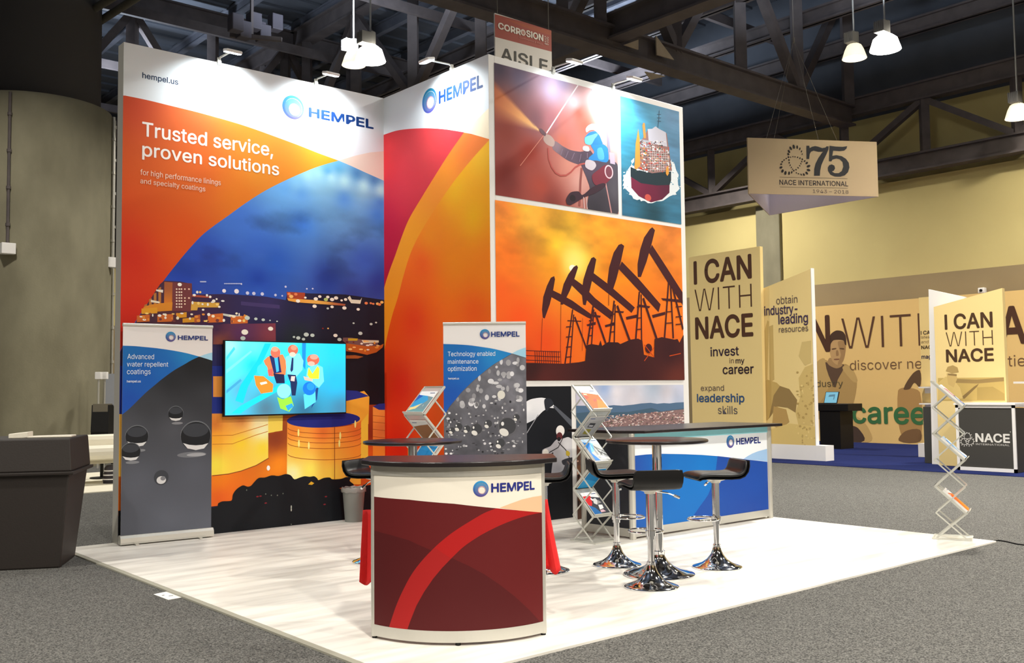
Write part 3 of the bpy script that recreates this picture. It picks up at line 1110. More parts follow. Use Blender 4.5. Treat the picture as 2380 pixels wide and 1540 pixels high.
def picture(pts):
    """rectangle on the wall from its four photographed corners"""
    q = [on_plane(x, y, Vector((0, YC, 0)), Vector((0, -1, 0))) for x, y in pts]
    x0, x1 = (q[0].x + q[3].x) / 2, (q[1].x + q[2].x) / 2
    z1, z0 = (q[0].z + q[1].z) / 2, (q[2].z + q[3].z) / 2
    return Print((x0, YC - .003, z0), (1, 0, 0), (0, -1, 0), x1 - x0, z1 - z0)


# 1 spray painter
p = picture([(1148, 145), (1435, 223), (1435, 498), (1151, 451.6)])
z = ZM(1100, 120, .25974)
zz = lambda L: [(*z([(a, b)])[0], c) for a, b, c in L]


def smoke(u, v, c):
    c = c * (.93 + .14 * fbm(u * 2.5, v * 2.5, 1, 5, 4)[:, None])
    nu, nv = p.uv(*z([(598, 712)])[0])                     # fan of paint leaving the nozzle
    a_, b_ = p.uv(*z([(262, 330)])[0]), p.uv(*z([(195, 640)])[0])
    t1, t0 = math.atan2(a_[1] - nv, nu - a_[0]), math.atan2(b_[1] - nv, nu - b_[0])
    th = np.arctan2(v - nv, nu - u)
    rr = np.hypot(u - nu, v - nv)
    k = np.clip((th - t0) / .35, 0, 1) * np.clip((t1 - th) / .10, 0, 1) * np.clip(1.25 - rr / 1.25, 0, 1)
    g = np.clip(rr / .9, 0, 1)[:, None]
    fan = np.array((255, 206, 140)) * (1 - g) + np.array((222, 104, 44)) * g
    return c * (1 - k[:, None]) + fan * k[:, None]


p.rect(p.idw(zz([(220, 120, (70, 56, 80)), (400, 200, (104, 88, 118)), (700, 350, (176, 158, 186)), (800, 260, (150, 135, 165)), (900, 450, (222, 208, 220)), (1150, 500, (236, 232, 236)), (1250, 600, (238, 236, 240)), (300, 450, (138, 72, 66)), (300, 700, (142, 54, 40)), (500, 900, (166, 58, 44)), (300, 1150, (122, 40, 34)), (600, 1200, (172, 68, 52)), (950, 560, (226, 92, 70)), (1000, 650, (224, 98, 76)), (800, 800, (214, 116, 96)), (850, 1000, (214, 140, 124)), (950, 1150, (214, 156, 146)), (700, 1350, (134, 54, 48)), (700, 620, (180, 110, 120)), (560, 600, (140, 90, 100)), (820, 680, (210, 120, 110))]), 2.6, smoke), .03)
p.line(z([(420, 1020), (520, 890), (640, 735)]), 1.5, (230, 150, 130))
p.line(z([(655, 730), (790, 520), (937, 300)]), 3.2, (244, 236, 240))
p.line(z([(1055, 335), (1068, 385)]), 1.5, (160, 170, 175))
p.poly(crc(z([(725, 800), (800, 845), (870, 880), (960, 895), (1050, 885), (1080, 990), (960, 1012), (850, 975), (770, 920), (708, 865)])), p.idw(zz([(740, 830, (150, 122, 132)), (850, 930, (98, 76, 94)), (1000, 950, (80, 62, 80))])), .08)
p.poly(crc(z([(640, 740), (690, 750), (728, 800), (715, 848), (660, 832), (628, 790)])), (196, 166, 158))
for a_, b_ in (((760, 850), (745, 900)), ((800, 872), (782, 925)), ((850, 890), (826, 950)), ((905, 905), (880, 965)), ((965, 915), (950, 985)), ((1020, 905), (1020, 975))):
    p.line(z([a_, b_]), 1.6, (138, 116, 138))
p.poly(crc(z([(590, 690), (612, 690), (650, 735), (640, 755), (600, 720)])), (110, 80, 90))
p.poly(crc(z([(960, 960), (1080, 960), (1200, 960), (1290, 1010), (1290, 1460), (1030, 1415), (1042, 1220), (1010, 1120)])), p.idw(zz([(1050, 1050, (84, 68, 88)), (1150, 1300, (58, 52, 62)), (1260, 1250, (86, 82, 92)), (1100, 1420, (50, 46, 56))])), .08)
p.poly(crc(z([(1050, 830), (1100, 812), (1195, 850), (1212, 960), (1190, 990), (1110, 975), (1030, 960), (1082, 900)])), (38, 132, 200))
p.poly(crc(z([(1110, 870), (1150, 860), (1170, 960), (1120, 960)])), (80, 170, 226))
p.poly(crc(z([(1040, 720), (1110, 715), (1168, 790), (1150, 828), (1080, 832), (1000, 805), (995, 772)])), (36, 122, 206))
p.poly(crc(z([(1000, 768), (1060, 745), (1112, 735), (1085, 780), (1052, 832), (1003, 822)])), (110, 206, 236))
p.poly(crc(z([(985, 845), (1030, 850), (1035, 890), (980, 880)])), (210, 200, 205))
p.poly(crc(z([(1005, 690), (1025, 662), (1060, 645), (1130, 655), (1180, 700), (1192, 770), (1172, 832), (1130, 752), (1080, 702), (1040, 705), (1012, 722)])), (222, 196, 204))
p.poly(crc(z([(1060, 655), (1120, 662), (1160, 700), (1110, 690)])), (240, 226, 230))
p.poly((z([(1179, 460), (1193, 460), (1226, 900), (1205, 900)])), (146, 136, 156))
p.poly((z([(1215, 900), (1262, 910), (1268, 1010), (1225, 1000)])), (190, 170, 190))
p.line(z([(1182, 1170), (1208, 1300), (1236, 1446)]), 4, (196, 140, 140))
p.line(z([(668, 860), (675, 960), (700, 1030), (735, 1082), (780, 1108), (830, 1106), (872, 1078), (910, 1035), (955, 1008), (1000, 1000)]), 4, (186, 84, 78))
p.line(z([(970, 1040), (960, 1150), (950, 1380)]), 6, (150, 80, 76))
p.poly(crc(z([(1010, 970), (1080, 982), (1098, 1022), (1062, 1062), (1003, 1032)])), (202, 188, 196))
p.poly(crc(z([(1060, 1110), (1120, 1055), (1180, 1012), (1240, 1030), (1245, 1110), (1180, 1182), (1090, 1192)])), (122, 42, 58))
p.oval(*z([(1212, 1075)])[0], 10, 16, (228, 192, 200), 24)
p.oval(*z([(1212, 1075)])[0], 7.5, 13, (116, 58, 72), 24)
p.poly(crc(z([(1060, 1215), (1185, 1182), (1100, 1260), (1000, 1300), (870, 1372), (838, 1362), (830, 1320), (868, 1260), (940, 1250), (975, 1282)])), (58, 34, 48))
p.oval(*z([(888, 1310)])[0], 7, 8, (34, 20, 30), 16)
for x in (985, 1010):
    p.line(z([(x, 1300), (x + 8, 1420)]), 2.5, (210, 180, 180))
p.build('photo_print', tC)

# 2 ship
p = picture([(1441.8, 223.9), (1578.6, 259), (1582.5, 519.4), (1445, 501.8)])
sea = lambda u, v, c: c * (.84 + .32 * fbm(u * 3, v * 18, 1, 12, 4)[:, None])
p.rect(p.idw(zz([(1340, 450, (70, 186, 214)), (1500, 500, (78, 156, 194)), (1780, 600, (98, 142, 180)), (1350, 800, (52, 136, 164)), (1800, 900, (88, 136, 174)), (1350, 1400, (44, 106, 138)), (1600, 1450, (24, 70, 86)), (1800, 1480, (54, 116, 148))]), 2.2, sea), .02)
rn = random.Random(5)
wk = [(1410, 1010), (1440, 950), (1380, 1060), (1345, 1130), (1335, 1200), (1375, 1240), (1420, 1290), (1500, 1338), (1590, 1356), (1700, 1332), (1800, 1282), (1848, 1225), (1835, 1120), (1800, 1000), (1780, 960), (1770, 1060), (1600, 1150)]
jag = []
for i, (a, b) in enumerate(wk[:-1]):
    c = wk[i + 1]
    jag.append((a, b))
    for t in (.25, .5, .75):
        jag.append((a + (c[0] - a) * t + rn.uniform(-14, 14), b + (c[1] - b) * t + rn.uniform(-14, 14)))
p.poly(z(jag), (226, 232, 236))
for k in range(70):
    x = rn.uniform(1335, 1850)
    y = 1180 + abs(x - 1590) * -.2 + rn.uniform(-90, 150)
    p.oval(*z([(x, y)])[0], rn.uniform(1, 3.5), rn.uniform(.6, 1.6), rn.choice([(240, 244, 246), (110, 160, 180)]), 6, 3 + rn.random())
p.k = 5
p.poly(z([(1410, 1105), (1500, 1170), (1757, 1178), (1755, 1262), (1690, 1322), (1590, 1348), (1480, 1292), (1415, 1218)]), p.idw(zz([(1450, 1180, (120, 26, 62)), (1600, 1250, (108, 20, 56)), (1720, 1230, (88, 18, 52))])), .1)
p.poly(z([(1407, 1030), (1460, 1055), (1600, 1086), (1770, 1072), (1770, 1150), (1757, 1192), (1640, 1196), (1500, 1176), (1408, 1118)]), (20, 44, 54))
p.oval(*z([(1563, 1305)])[0], 7.5, 8, (204, 84, 74), 20)
p.poly(z([(1440, 1035), (1460, 790), (1500, 800), (1560, 700), (1730, 730), (1778, 1065), (1600, 1088)]), (150, 112, 108))
p.poly(z([(1560, 692), (1600, 690), (1630, 668), (1660, 690), (1722, 722), (1735, 850), (1570, 815)]), (202, 200, 214))
p.poly(z([(1490, 785), (1576, 796), (1570, 862), (1495, 850)]), (172, 172, 182))
it = []
for k in range(260):
    y = rn.uniform(800, 1075)
    x = rn.uniform(1470 if y < 1000 else 1450, 1745 + (y - 800) * .1)
    it.append((*z([(x, y)])[0], rn.uniform(.7, 3.2), rn.uniform(.5, 2.4), rn.choice([(232, 226, 226), (236, 230, 232), (206, 74, 50), (190, 50, 46), (224, 150, 60), (70, 50, 58), (96, 76, 80), (214, 160, 130), (60, 84, 66)])))
p.specks(it)
for k in range(9):
    x = 1580 + k * 20
    p.line(z([(x, 830 + k * 6), (x + 6, 1070)]), .8, (232, 228, 232), p.k)
    p.line(z([(1560, 880 + k * 22), (1750, 890 + k * 20)]), .7, (226, 222, 226), p.k + 1)
p.k += 3
p.poly(z([(1443, 1045), (1452, 820), (1462, 770), (1475, 690), (1488, 780), (1494, 1020), (1462, 1052)]), (224, 150, 62))
p.poly(z([(1512, 660), (1520, 635), (1534, 640), (1545, 775), (1524, 772)]), (216, 148, 70))
p.poly(z([(1725, 1040), (1745, 1020), (1750, 1090), (1735, 1112), (1722, 1090)]), (226, 156, 60))
p.line(z([(1664, 525), (1660, 600), (1652, 680)]), 1.2, (60, 76, 96))
for y in (560, 590, 620):
    p.line(z([(1645, y), (1680, y + 2)]), 1, (70, 90, 112))
p.build('photo_print', tC)

# 3 oil pumps against a sunset
p = picture([(1151, 465), (1583, 529.5), (1589.7, 881), (1153.5, 886)])
z = ZM(1120, 450, .29213)
zz = lambda L: [(*z([(a, b)])[0], c) for a, b, c in L]


def sun(u, v, c):
    su, sv = p.uv(*z([(735, 545)])[0])
    d = np.hypot(u - su, (v - sv) * 1.1)
    n = fbm(u * 2.2, v * 4.5, 1, 21, 5)
    c = c * (1 - .22 * np.clip((n - .5) * 3, -1, 1)[:, None] * np.clip((v - .9) / .7, 0, 1)[:, None])
    g = np.exp(-(d / .22) ** 2)[:, None]
    return c * (1 - g) + np.array((255, 236, 120)) * g


p.rect(p.idw(zz([(150, 100, (250, 140, 48)), (400, 200, (250, 180, 58)), (700, 250, (248, 186, 48)), (600, 400, (250, 196, 44)), (740, 500, (255, 214, 66)), (900, 300, (246, 158, 42)), (1200, 250, (240, 142, 44)), (1500, 350, (234, 132, 50)), (200, 500, (250, 122, 26)), (150, 800, (244, 96, 18)), (300, 1000, (244, 84, 14)), (600, 560, (236, 140, 18)), (1100, 600, (246, 136, 16)), (1500, 900, (238, 120, 26)), (900, 1050, (238, 90, 12)), (500, 1200, (232, 76, 14)), (300, 1330, (200, 60, 14)), (1450, 1200, (228, 100, 26)), (1200, 1100, (236, 100, 18)), (1000, 850, (246, 130, 20))]), 2.4, sun), .04)
p.oval(*z([(722, 592)])[0], 8, 8, (255, 252, 225), 20)
MAR = (66, 22, 28)
for poly in ([(575, 655), (582, 680), (565, 780), (540, 880), (500, 992), (484, 985), (478, 920), (488, 820), (518, 730), (548, 668)],
             [(565, 768), (620, 795), (720, 850), (872, 960), (880, 1000), (840, 985), (700, 905), (553, 822)],
             [(755, 568), (765, 586), (735, 680), (700, 770), (645, 882), (625, 882), (630, 800), (650, 718), (688, 640), (730, 582)],
             [(735, 678), (800, 725), (900, 830), (1038, 940), (1025, 1002), (890, 900), (713, 727)],
             [(890, 503), (910, 522), (890, 630), (860, 760), (825, 887), (805, 882), (793, 780), (808, 680), (840, 578), (870, 512)],
             [(890, 632), (1000, 715), (1217, 905), (1190, 948), (1040, 822), (868, 688)],
             [(1110, 398), (1132, 415), (1105, 540), (1070, 680), (1030, 802), (1005, 792), (998, 700), (1012, 588), (1048, 468), (1088, 406)],
             [(1112, 538), (1250, 680), (1422, 880), (1405, 942), (1240, 762), (1088, 598)],
             [(1355, 266), (1377, 290), (1350, 400), (1310, 540), (1265, 662), (1240, 662), (1238, 560), (1258, 448), (1290, 348), (1335, 282)],
             [(1352, 405), (1450, 555), (1600, 790), (1600, 890), (1470, 692), (1328, 468)],
             [(832, 1040), (905, 1018), (905, 1042), (840, 1054)], [(978, 1045), (1058, 1022), (1058, 1046), (982, 1062)],
             [(1145, 980), (1242, 958), (1242, 984), (1150, 1002)], [(1352, 965), (1458, 938), (1458, 962), (1360, 988)],
             [(680, 1005), (790, 1010), (790, 1018), (680, 1014)], [(880, 960), (945, 970), (940, 985), (880, 980)],
             [(1060, 930), (1130, 935), (1125, 948), (1060, 945)], [(1250, 880), (1340, 895), (1330, 910), (1250, 900)], [(1425, 830), (1560, 840), (1600, 850), (1600, 868), (1440, 848)]):
    p.poly(z(poly), MAR)
LEG = []
for a, b, w in (((722, 920), (660, 1355), 4), ((730, 960), (702, 1350), 3.5), ((738, 980), (832, 1230), 5), ((885, 890), (838, 1200), 5), ((890, 920), (872, 1200), 4), ((898, 940), (985, 1190), 6), ((1052, 850), (1012, 1190), 5), ((1060, 880), (1052, 1190), 4), ((1075, 890), (1178, 1175), 7), ((1252, 780), (1222, 1180), 5), ((1266, 800), (1270, 1180), 4), ((1282, 830), (1390, 1155), 7), ((1485, 700), (1452, 1150), 5), ((1500, 720), (1522, 1150), 5), ((1515, 740), (1600, 1080), 6)):
    p.line(z([a, b]), w, MAR)
for x0, x1, ys in ((668, 712, (1060, 1140, 1220, 1300)), (850, 880, (1010, 1070, 1130)), (1022, 1056, (960, 1030, 1100)), (1232, 1268, (900, 990, 1080)), (1462, 1516, (850, 940, 1030)), (1540, 1590, (900, 980, 1040))):
    for y in ys:
        p.line(z([(x0, y), (x1, y - 4)]), 2.5, MAR, p.k)
p.k += 1
p.line(z([(480, 990), (470, 1250)]), 1.2, (110, 40, 24))
p.line(z([(628, 885), (624, 1260)]), 1.2, (110, 40, 24))
p.line(z([(1008, 800), (1008, 890)]), 1.5, MAR)
p.line(z([(800, 990), (798, 1250)]), 1, (140, 56, 24))
for xx in range(420, 625, 17):
    p.line(z([(xx, 1250), (xx + 4, 1350)]), 1.6, MAR, p.k)
for y in (1250, 1290, 1325):
    p.line(z([(340, y - 4), (620, y + 8)]), 1.4, MAR, p.k + 1)
p.k += 3
p.poly(z([(100, 1345), (400, 1345), (650, 1352), (770, 1340), (820, 1330), (830, 1205), (870, 1195), (930, 1205), (942, 1165), (955, 1210), (1000, 1180), (1080, 1182), (1100, 1195), (1180, 1160), (1240, 1152), (1275, 1168), (1288, 1280), (1370, 1302), (1372, 1155), (1430, 1140), (1530, 1160), (1555, 1155), (1570, 1185), (1600, 1125), (1625, 1125), (1625, 1500), (100, 1500)]),
       p.idw(zz([(400, 1370, (52, 18, 20)), (1000, 1300, (46, 16, 22)), (500, 1470, (84, 30, 28)), (1200, 1470, (60, 22, 26)), (1550, 1470, (100, 42, 34)), (1500, 1250, (56, 20, 26))])), .12)
p.oval(*z([(1325, 1230)])[0], 8, 11, MAR, 18)
for a, b in (((1290, 1200), (1370, 1300)), ((1370, 1220), (1290, 1330)), ((1490, 1290), (1580, 1270))):
    p.line(z([a, b]), 2, (200, 70, 20))
p.build('photo_print', tC)

# 4 worker in white overalls
p = picture([(1152, 898), (1328.7, 897.4), (1330, 1197.6), (1152, 1229)])
z = ZM(1130, 860, .29876)
zz = lambda L: [(*z([(a, b)])[0], c) for a, b, c in L]
p.rect((15, 18, 26))
p.poly(crc(z([(250, 320), (305, 250), (350, 225), (430, 213), (480, 225), (520, 262), (530, 292), (490, 292), (440, 320), (380, 380), (310, 415), (250, 440)])), p.idw(zz([(320, 300, (240, 240, 244)), (420, 250, (236, 236, 242)), (350, 370, (206, 208, 216))])), .1)
p.poly(crc(z([(455, 225), (500, 222), (525, 265), (492, 292), (470, 320), (455, 282)])), (38, 42, 52))
p.poly((z([(518, 282), (536, 275), (672, 395), (672, 450)])), (84, 88, 98))
p.line(z([(315, 490), (355, 425), (405, 345)]), 2.2, (150, 150, 158))
p.poly(crc(z([(545, 540), (500, 590), (440, 618), (437, 655), (480, 668), (522, 640), (512, 838), (590, 800), (690, 775), (690, 560), (640, 520), (600, 530)])), p.idw(zz([(540, 600, (170, 165, 172)), (630, 590, (214, 212, 216)), (560, 780, (140, 140, 148)), (650, 650, (200, 198, 204))])), .08)
p.oval(*z([(576, 472)])[0], 10, 13, (236, 232, 230), 22)
p.oval(*z([(570, 512)])[0], 7, 9, (96, 40, 44), 18)
p.oval(*z([(566, 535)])[0], 4, 5, (30, 24, 30), 14)
p.oval(*z([(462, 640)])[0], 7, 8, (226, 220, 212), 16)
p.poly(crc(z([(590, 700), (690, 680), (690, 740), (600, 735)])), (52, 52, 60))
p.line(z([(600, 520), (560, 600), (490, 640)]), 2.2, (36, 32, 36))
p.line(z([(560, 560), (620, 620), (650, 690)]), 2.2, (46, 42, 44))
p.poly(crc(z([(625, 625), (650, 640), (645, 665), (622, 660)])), (204, 176, 60))
p.poly((z([(470, 850), (560, 815), (690, 770), (690, 800), (470, 866)])), (16, 20, 30))
p.build('photo_print', tC)

# 5 hillside town
p = picture([(1339, 896), (1590, 893.5), (1592, 1175), (1341, 1205)])
z = ZM(1330, 880, .12987)
zz = lambda L: [(*z([(a, b)])[0], c) for a, b, c in L]
clouds = lambda u, v, c: np.clip(c * (.86 + .28 * fbm(u * 2.2, v * 3.5, 1, 31, 5)[:, None]), 0, 246)
p.rect(p.idw(zz([(100, 200, (190, 186, 208)), (570, 150, (146, 168, 208)), (800, 250, (224, 220, 230)), (1100, 350, (218, 214, 226)), (1450, 150, (186, 200, 222)), (1700, 250, (216, 212, 224)), (1950, 150, (196, 200, 222)), (1900, 390, (176, 186, 210)), (300, 400, (214, 208, 218))]), 2.2, clouds), .05)
p.poly(z([(0, 480), (300, 480), (600, 486), (740, 470), (900, 480), (1100, 460), (1230, 440), (1400, 428), (1520, 445), (1640, 433), (1740, 440), (1850, 425), (2040, 414), (2040, 900), (0, 900)]), (84, 112, 144))
p.poly(z([(0, 620), (300, 590), (700, 600), (1000, 590), (1300, 540), (1420, 520), (1600, 580), (2040, 520), (2040, 900), (0, 900)]), (70, 96, 118))
p.poly(z([(0, 900), (600, 760), (800, 690), (1000, 650), (1200, 622), (1500, 602), (1800, 562), (2040, 540), (2040, 2700), (0, 2700)]), (140, 112, 112))
it = []
for k in range(620):
    x = rn.uniform(560, 2020)
    y = rn.uniform(640 - (x - 900) * .08, 960)
    it.append((*z([(x, y)])[0], rn.uniform(.8, 3), rn.uniform(.5, 1.6), rn.choice([(206, 176, 172), (222, 196, 190), (120, 92, 96), (96, 78, 84), (180, 146, 140), (212, 206, 206), (90, 92, 74), (160, 124, 120)])))
p.specks(it)
p.poly(z([(0, 900), (60, 1080), (300, 1120), (800, 1100), (2040, 1000), (2040, 2700), (0, 2700)]), (92, 62, 50))
it = []
for k in range(260):
    it.append((*z([(rn.uniform(70, 900), rn.uniform(1090, 2400))])[0], rn.uniform(1, 5), rn.uniform(1, 9), rn.choice([(150, 104, 84), (66, 40, 32), (186, 140, 120), (110, 72, 48), (40, 28, 26), (200, 160, 140)])))
p.specks(it)
p.build('photo_print', tC)

# ------------------------------------------------------------------ lamp arms on the walls
lens = mat('lit_led_panel', (250, 252, 255), .3, emit=((235, 248, 255), 9))


def lamp_arm(px, py, O, N, out, label, power=9.5, aim=1.5):
    """px, py: where the clamp meets the top edge of the wall; out: unit vector away from the wall"""
    q = on_plane(px, py, O, N)
    q.z = HW
    out = Vector(out)
    al = Vector((-out.y, out.x, 0))
    t = thing('arm_lamp', label, 'lamp', q, group='lamp arms on the booth walls')
    bm = NB()
    beam(bm, q - out * .05, q + out * .03, .04, .03)
    beam(bm, q + Vector((0, 0, -.03)) + out * .012, q + Vector((0, 0, .05)) + out * .012, .035, .02)
    obj('clamp', bm, ALU, t)
    e = q + out * .31 + Vector((0, 0, .035))
    bm = NB()
    tube(bm, [q + Vector((0, 0, .02)), q + Vector((0, 0, .045)) + out * .05, e], .011, 8)
    obj('arm', bm, ALU, t, smooth=True)
    tilt = (out * .97 + Vector((0, 0, -.24))).normalized()
    nrm = al.cross(tilt).normalized()
    if nrm.z < 0:
        nrm = -nrm
    c = e + tilt * .05
    bm = NB()
    hexa(bm, [c + al * a + tilt * b + nrm * h for h in (-.014, .02) for a, b in ((-.09, -.055), (.09, -.055), (.09, .055), (-.09, .055))])
    hd = obj('lamp_head', bm, WHITEM, t, bevel=.012)
    bm = NB()
    hexa(bm, [c + al * a + tilt * b + nrm * h for h in (-.019, -.013) for a, b in ((-.08, -.045), (.08, -.045), (.08, .045), (-.08, .045))])
    obj('lens', bm, lens, hd)
    l = bpy.data.lights.new('lamp_light', 'AREA')
    l.shape = 'RECTANGLE'
    l.size, l.size_y = .2, .12
    l.energy = power
    l.color = (.86, .96, 1.0)
    l.spread = math.radians(130)
    lo = link(bpy.data.objects.new('lamp_light', l), t)
    p = c - nrm * .03 - q
    lo.location = p
    tgt = -out * .55 + Vector((0, 0, -aim))
    lo.rotation_euler = (tgt - p).to_track_quat('-Z', 'Y').to_euler()
    return t


oA, nA = Vector((0, 0, 0)), Vector((0, -1, 0))
lamp_arm(508, 143, oA, nA, (0, -1, 0), 'arm lamp on the wall of storage tanks, nearer its left end')
lamp_arm(733, 189, oA, nA, (0, -1, 0), 'arm lamp on the wall of storage tanks, nearer the inner corner')
lamp_arm(1052, 158, Vector((LA, 0, 0)), Vector((-1, 0, 0)), (-1, 0, 0), 'arm lamp on the narrow red and yellow wall', 8)
oC = Vector((0, YC, 0))
lamp_arm(1284, 163, oC, nA, (0, -1, 0), 'arm lamp above the spray painter photograph', 1.5)
lamp_arm(1423, 199, oC, nA, (0, -1, 0), 'arm lamp above the ship photograph', 7.5)

# ------------------------------------------------------------------ television
pT = Print((1.078, -.0925, 1.255), (1, 0, 0), (0, -1, 0), 1.48, .795)
tT = thing('television', 'flat television showing site workers in hard hats, on the wall of tanks', 'television', (1.82, -.04, 1.24))
bm = NB()
box(bm, 1.066, 2.57, -.09, -.045, 1.238, 2.062)
obj('casing', bm, BLACKP, tT, bevel=.006)
bm = NB()
box(bm, 1.55, 2.1, -.046, -.019, 1.45, 1.85)
obj('wall_bracket', bm, BLACKP, tT)
Z = ZM(260, 620, .29876)
zz = lambda L: [(*Z([(a, b)])[0], c) for a, b, c in L]
pT.rect(pT.idw(zz([(920, 620, (150, 255, 250)), (1100, 620, (90, 250, 255)), (900, 800, (80, 240, 255)), (1400, 600, (70, 240, 245)), (1480, 640, (30, 190, 240)), (1750, 640, (20, 190, 245)), (1750, 900, (30, 170, 215)), (1780, 1100, (60, 120, 150)), (900, 1130, (60, 190, 240)), (1000, 950, (80, 160, 190)), (1200, 1100, (70, 110, 130)), (1500, 1110, (40, 100, 130)), (1100, 760, (20, 190, 230)), (1600, 680, (40, 190, 240))])), .05)
for pts, c in (([(890, 700), (950, 620), (960, 640), (890, 730)], (60, 190, 220)), ([(890, 800), (1080, 650), (1090, 660), (890, 830)], (110, 235, 245)),
               ([(890, 960), (1000, 870), (1010, 885), (890, 985)], (60, 150, 190)),
               ([(960, 1040), (1000, 920), (1130, 730), (1190, 595), (1240, 595), (1180, 720), (1060, 930), (1020, 1060)], (10, 190, 240)),
               ([(930, 1140), (1000, 1080), (1200, 970), (1400, 865), (1425, 890), (1250, 990), (1080, 1085), (1000, 1140)], (20, 196, 255)),
               ([(1480, 590), (1510, 592), (1505, 800), (1480, 760)], (20, 130, 200)),
               ([(1240, 690), (1330, 680), (1360, 745), (1350, 840), (1240, 852), (1210, 800), (1180, 730), (1210, 700)], (236, 120, 70)),
               ([(1225, 690), (1300, 690), (1320, 820), (1260, 830)], (30, 40, 90)), ([(1262, 700), (1290, 700), (1300, 810), (1280, 820)], (60, 170, 230)),
               ([(1255, 828), (1340, 835), (1345, 905), (1280, 905)], (24, 30, 66)), ([(1210, 800), (1250, 790), (1250, 845), (1220, 850)], (240, 90, 80)),
               ([(1350, 700), (1395, 680), (1460, 672), (1490, 730), (1482, 800), (1420, 872), (1360, 835)], (120, 232, 244)),
               ([(1400, 705), (1413, 708), (1410, 800), (1395, 820), (1388, 800)], (24, 40, 90)), ([(1365, 835), (1430, 840), (1442, 900), (1428, 1000), (1400, 1000), (1388, 900)], (20, 40, 80)),
               ([(1395, 850), (1425, 850), (1420, 890), (1390, 885)], (236, 190, 180)),
               ([(1520, 790), (1580, 750), (1640, 780), (1650, 890), (1610, 940), (1560, 900), (1510, 850)], (110, 226, 236)), ([(1530, 780), (1560, 830), (1600, 770), (1615, 790), (1610, 870), (1540, 870), (1520, 840)], (240, 226, 50)),
               ([(1490, 850), (1560, 870), (1560, 890), (1500, 880)], (236, 180, 160)),
               ([(1105, 845), (1180, 850), (1255, 912), (1250, 972), (1160, 985), (1120, 920)], (250, 130, 40)), ([(1150, 900), (1200, 890), (1210, 905), (1160, 918)], (250, 236, 200)),
               ([(1285, 1012), (1330, 1030), (1392, 1005), (1414, 1080), (1380, 1126), (1310, 1100)], (140, 214, 60)), ([(1350, 1080), (1400, 1060), (1412, 1085), (1370, 1120)], (40, 150, 220)),
               ([(1570, 1000), (1590, 940), (1606, 940), (1595, 1030), (1550, 1100)], (20, 60, 120)), ([(1490, 992), (1582, 962), (1586, 1050), (1500, 1106)], (80, 196, 236))):
    pT.poly(Z(pts), c)
for x, y, rx, ry, c in ((1272, 665, 38, 42, (206, 104, 80)), (1268, 640, 28, 20, (232, 150, 120)), (1408, 645, 40, 40, (196, 100, 76)), (1415, 628, 24, 20, (230, 140, 110)), (1405, 680, 24, 18, (240, 190, 170)),
                       (1565, 722, 48, 42, (206, 98, 74)), (1572, 700, 32, 20, (236, 150, 130)), (1550, 752, 28, 18, (240, 170, 150)), (1170, 800, 42, 46, (60, 196, 220)), (1338, 965, 54, 56, (130, 244, 226)),
                       (1535, 945, 50, 52, (10, 110, 220)), (1545, 930, 30, 30, (30, 140, 240))):
    pT.oval(*Z([(x, y)])[0], rx * .3, ry * .3, c, 24)
pT.build('screen', tT, SCREEN)

# ------------------------------------------------------------------ roll-up banners


def rollup(A, B, hgt, label, draw, rn):
    A, B = Vector(A), Vector(B)
    U = (B - A).normalized()
    N = Vector((U.y, -U.x, 0))
    w = (B - A).length
    t = thing('roll_up_banner', label, 'banner', (A + B) / 2, group='roll-up banners')
    bm = NB()
    prof = [(-.05, 0), (.05, 0), (.055, .02), (.05, .06), (.03, .085), (-.03, .085), (-.05, .06)]
    a = [bm.verts.new(A - U * .012 + N * p[0] + Vector((0, 0, p[1] + .012))) for p in prof]
    b = [bm.verts.new(B + U * .012 + N * p[0] + Vector((0, 0, p[1] + .012))) for p in prof]
    n = len(prof)
    bm.faces.new(a)
    bm.faces.new(b[::-1])
    for i in range(n):
        bm.faces.new((a[i], b[i], b[(i + 1) % n], a[(i + 1) % n]))
    for e in (.15, .85):
        c = A.lerp(B, e)
        beam(bm, c - N * .14 + Vector((0, 0, .008)), c + N * .10 + Vector((0, 0, .008)), .03, .012)
    obj('base_cassette', bm, ALU, t)
    bm = NB()
    cyl(bm, A - U * .003 + Vector((0, 0, hgt)), B + U * .003 + Vector((0, 0, hgt)), .017, n=12)
    obj('top_rail', bm, ALU, t, smooth=True)
    bm = NB()
    m = (A + B) / 2 - N * .03
    cyl(bm, m + Vector((0, 0, .09)), m + Vector((0, 0, hgt)), .011, n=10)
    obj('support_pole', bm, ALU, t, smooth=True)
    bm = NB()
    hexa(bm, [A + N * k + Vector((0, 0, z)) for z in (.085, hgt) for k in (-.0012,)] * 0 + [A - N * .002 + Vector((0, 0, .085)), B - N * .002 + Vector((0, 0, .085)), B + N * 0 + Vector((0, 0, .085)), A + N * 0 + Vector((0, 0, .085)),
                                                                                    A - N * .002 + Vector((0, 0, hgt)), B - N * .002 + Vector((0, 0, hgt)), B + Vector((0, 0, hgt)), A + Vector((0, 0, hgt))])
    obj('banner_sheet', bm, mat('banner_back', (190, 190, 190), .6), t)
    O = A + N * .001 + Vector((0, 0, .085))
    p = Print(O, U, N, w, hgt - .095)
    draw(p, rn)
    bp_ = p.build('banner_print', t)
    return bp_, O + N * .0064, U, N, w, hgt - .095


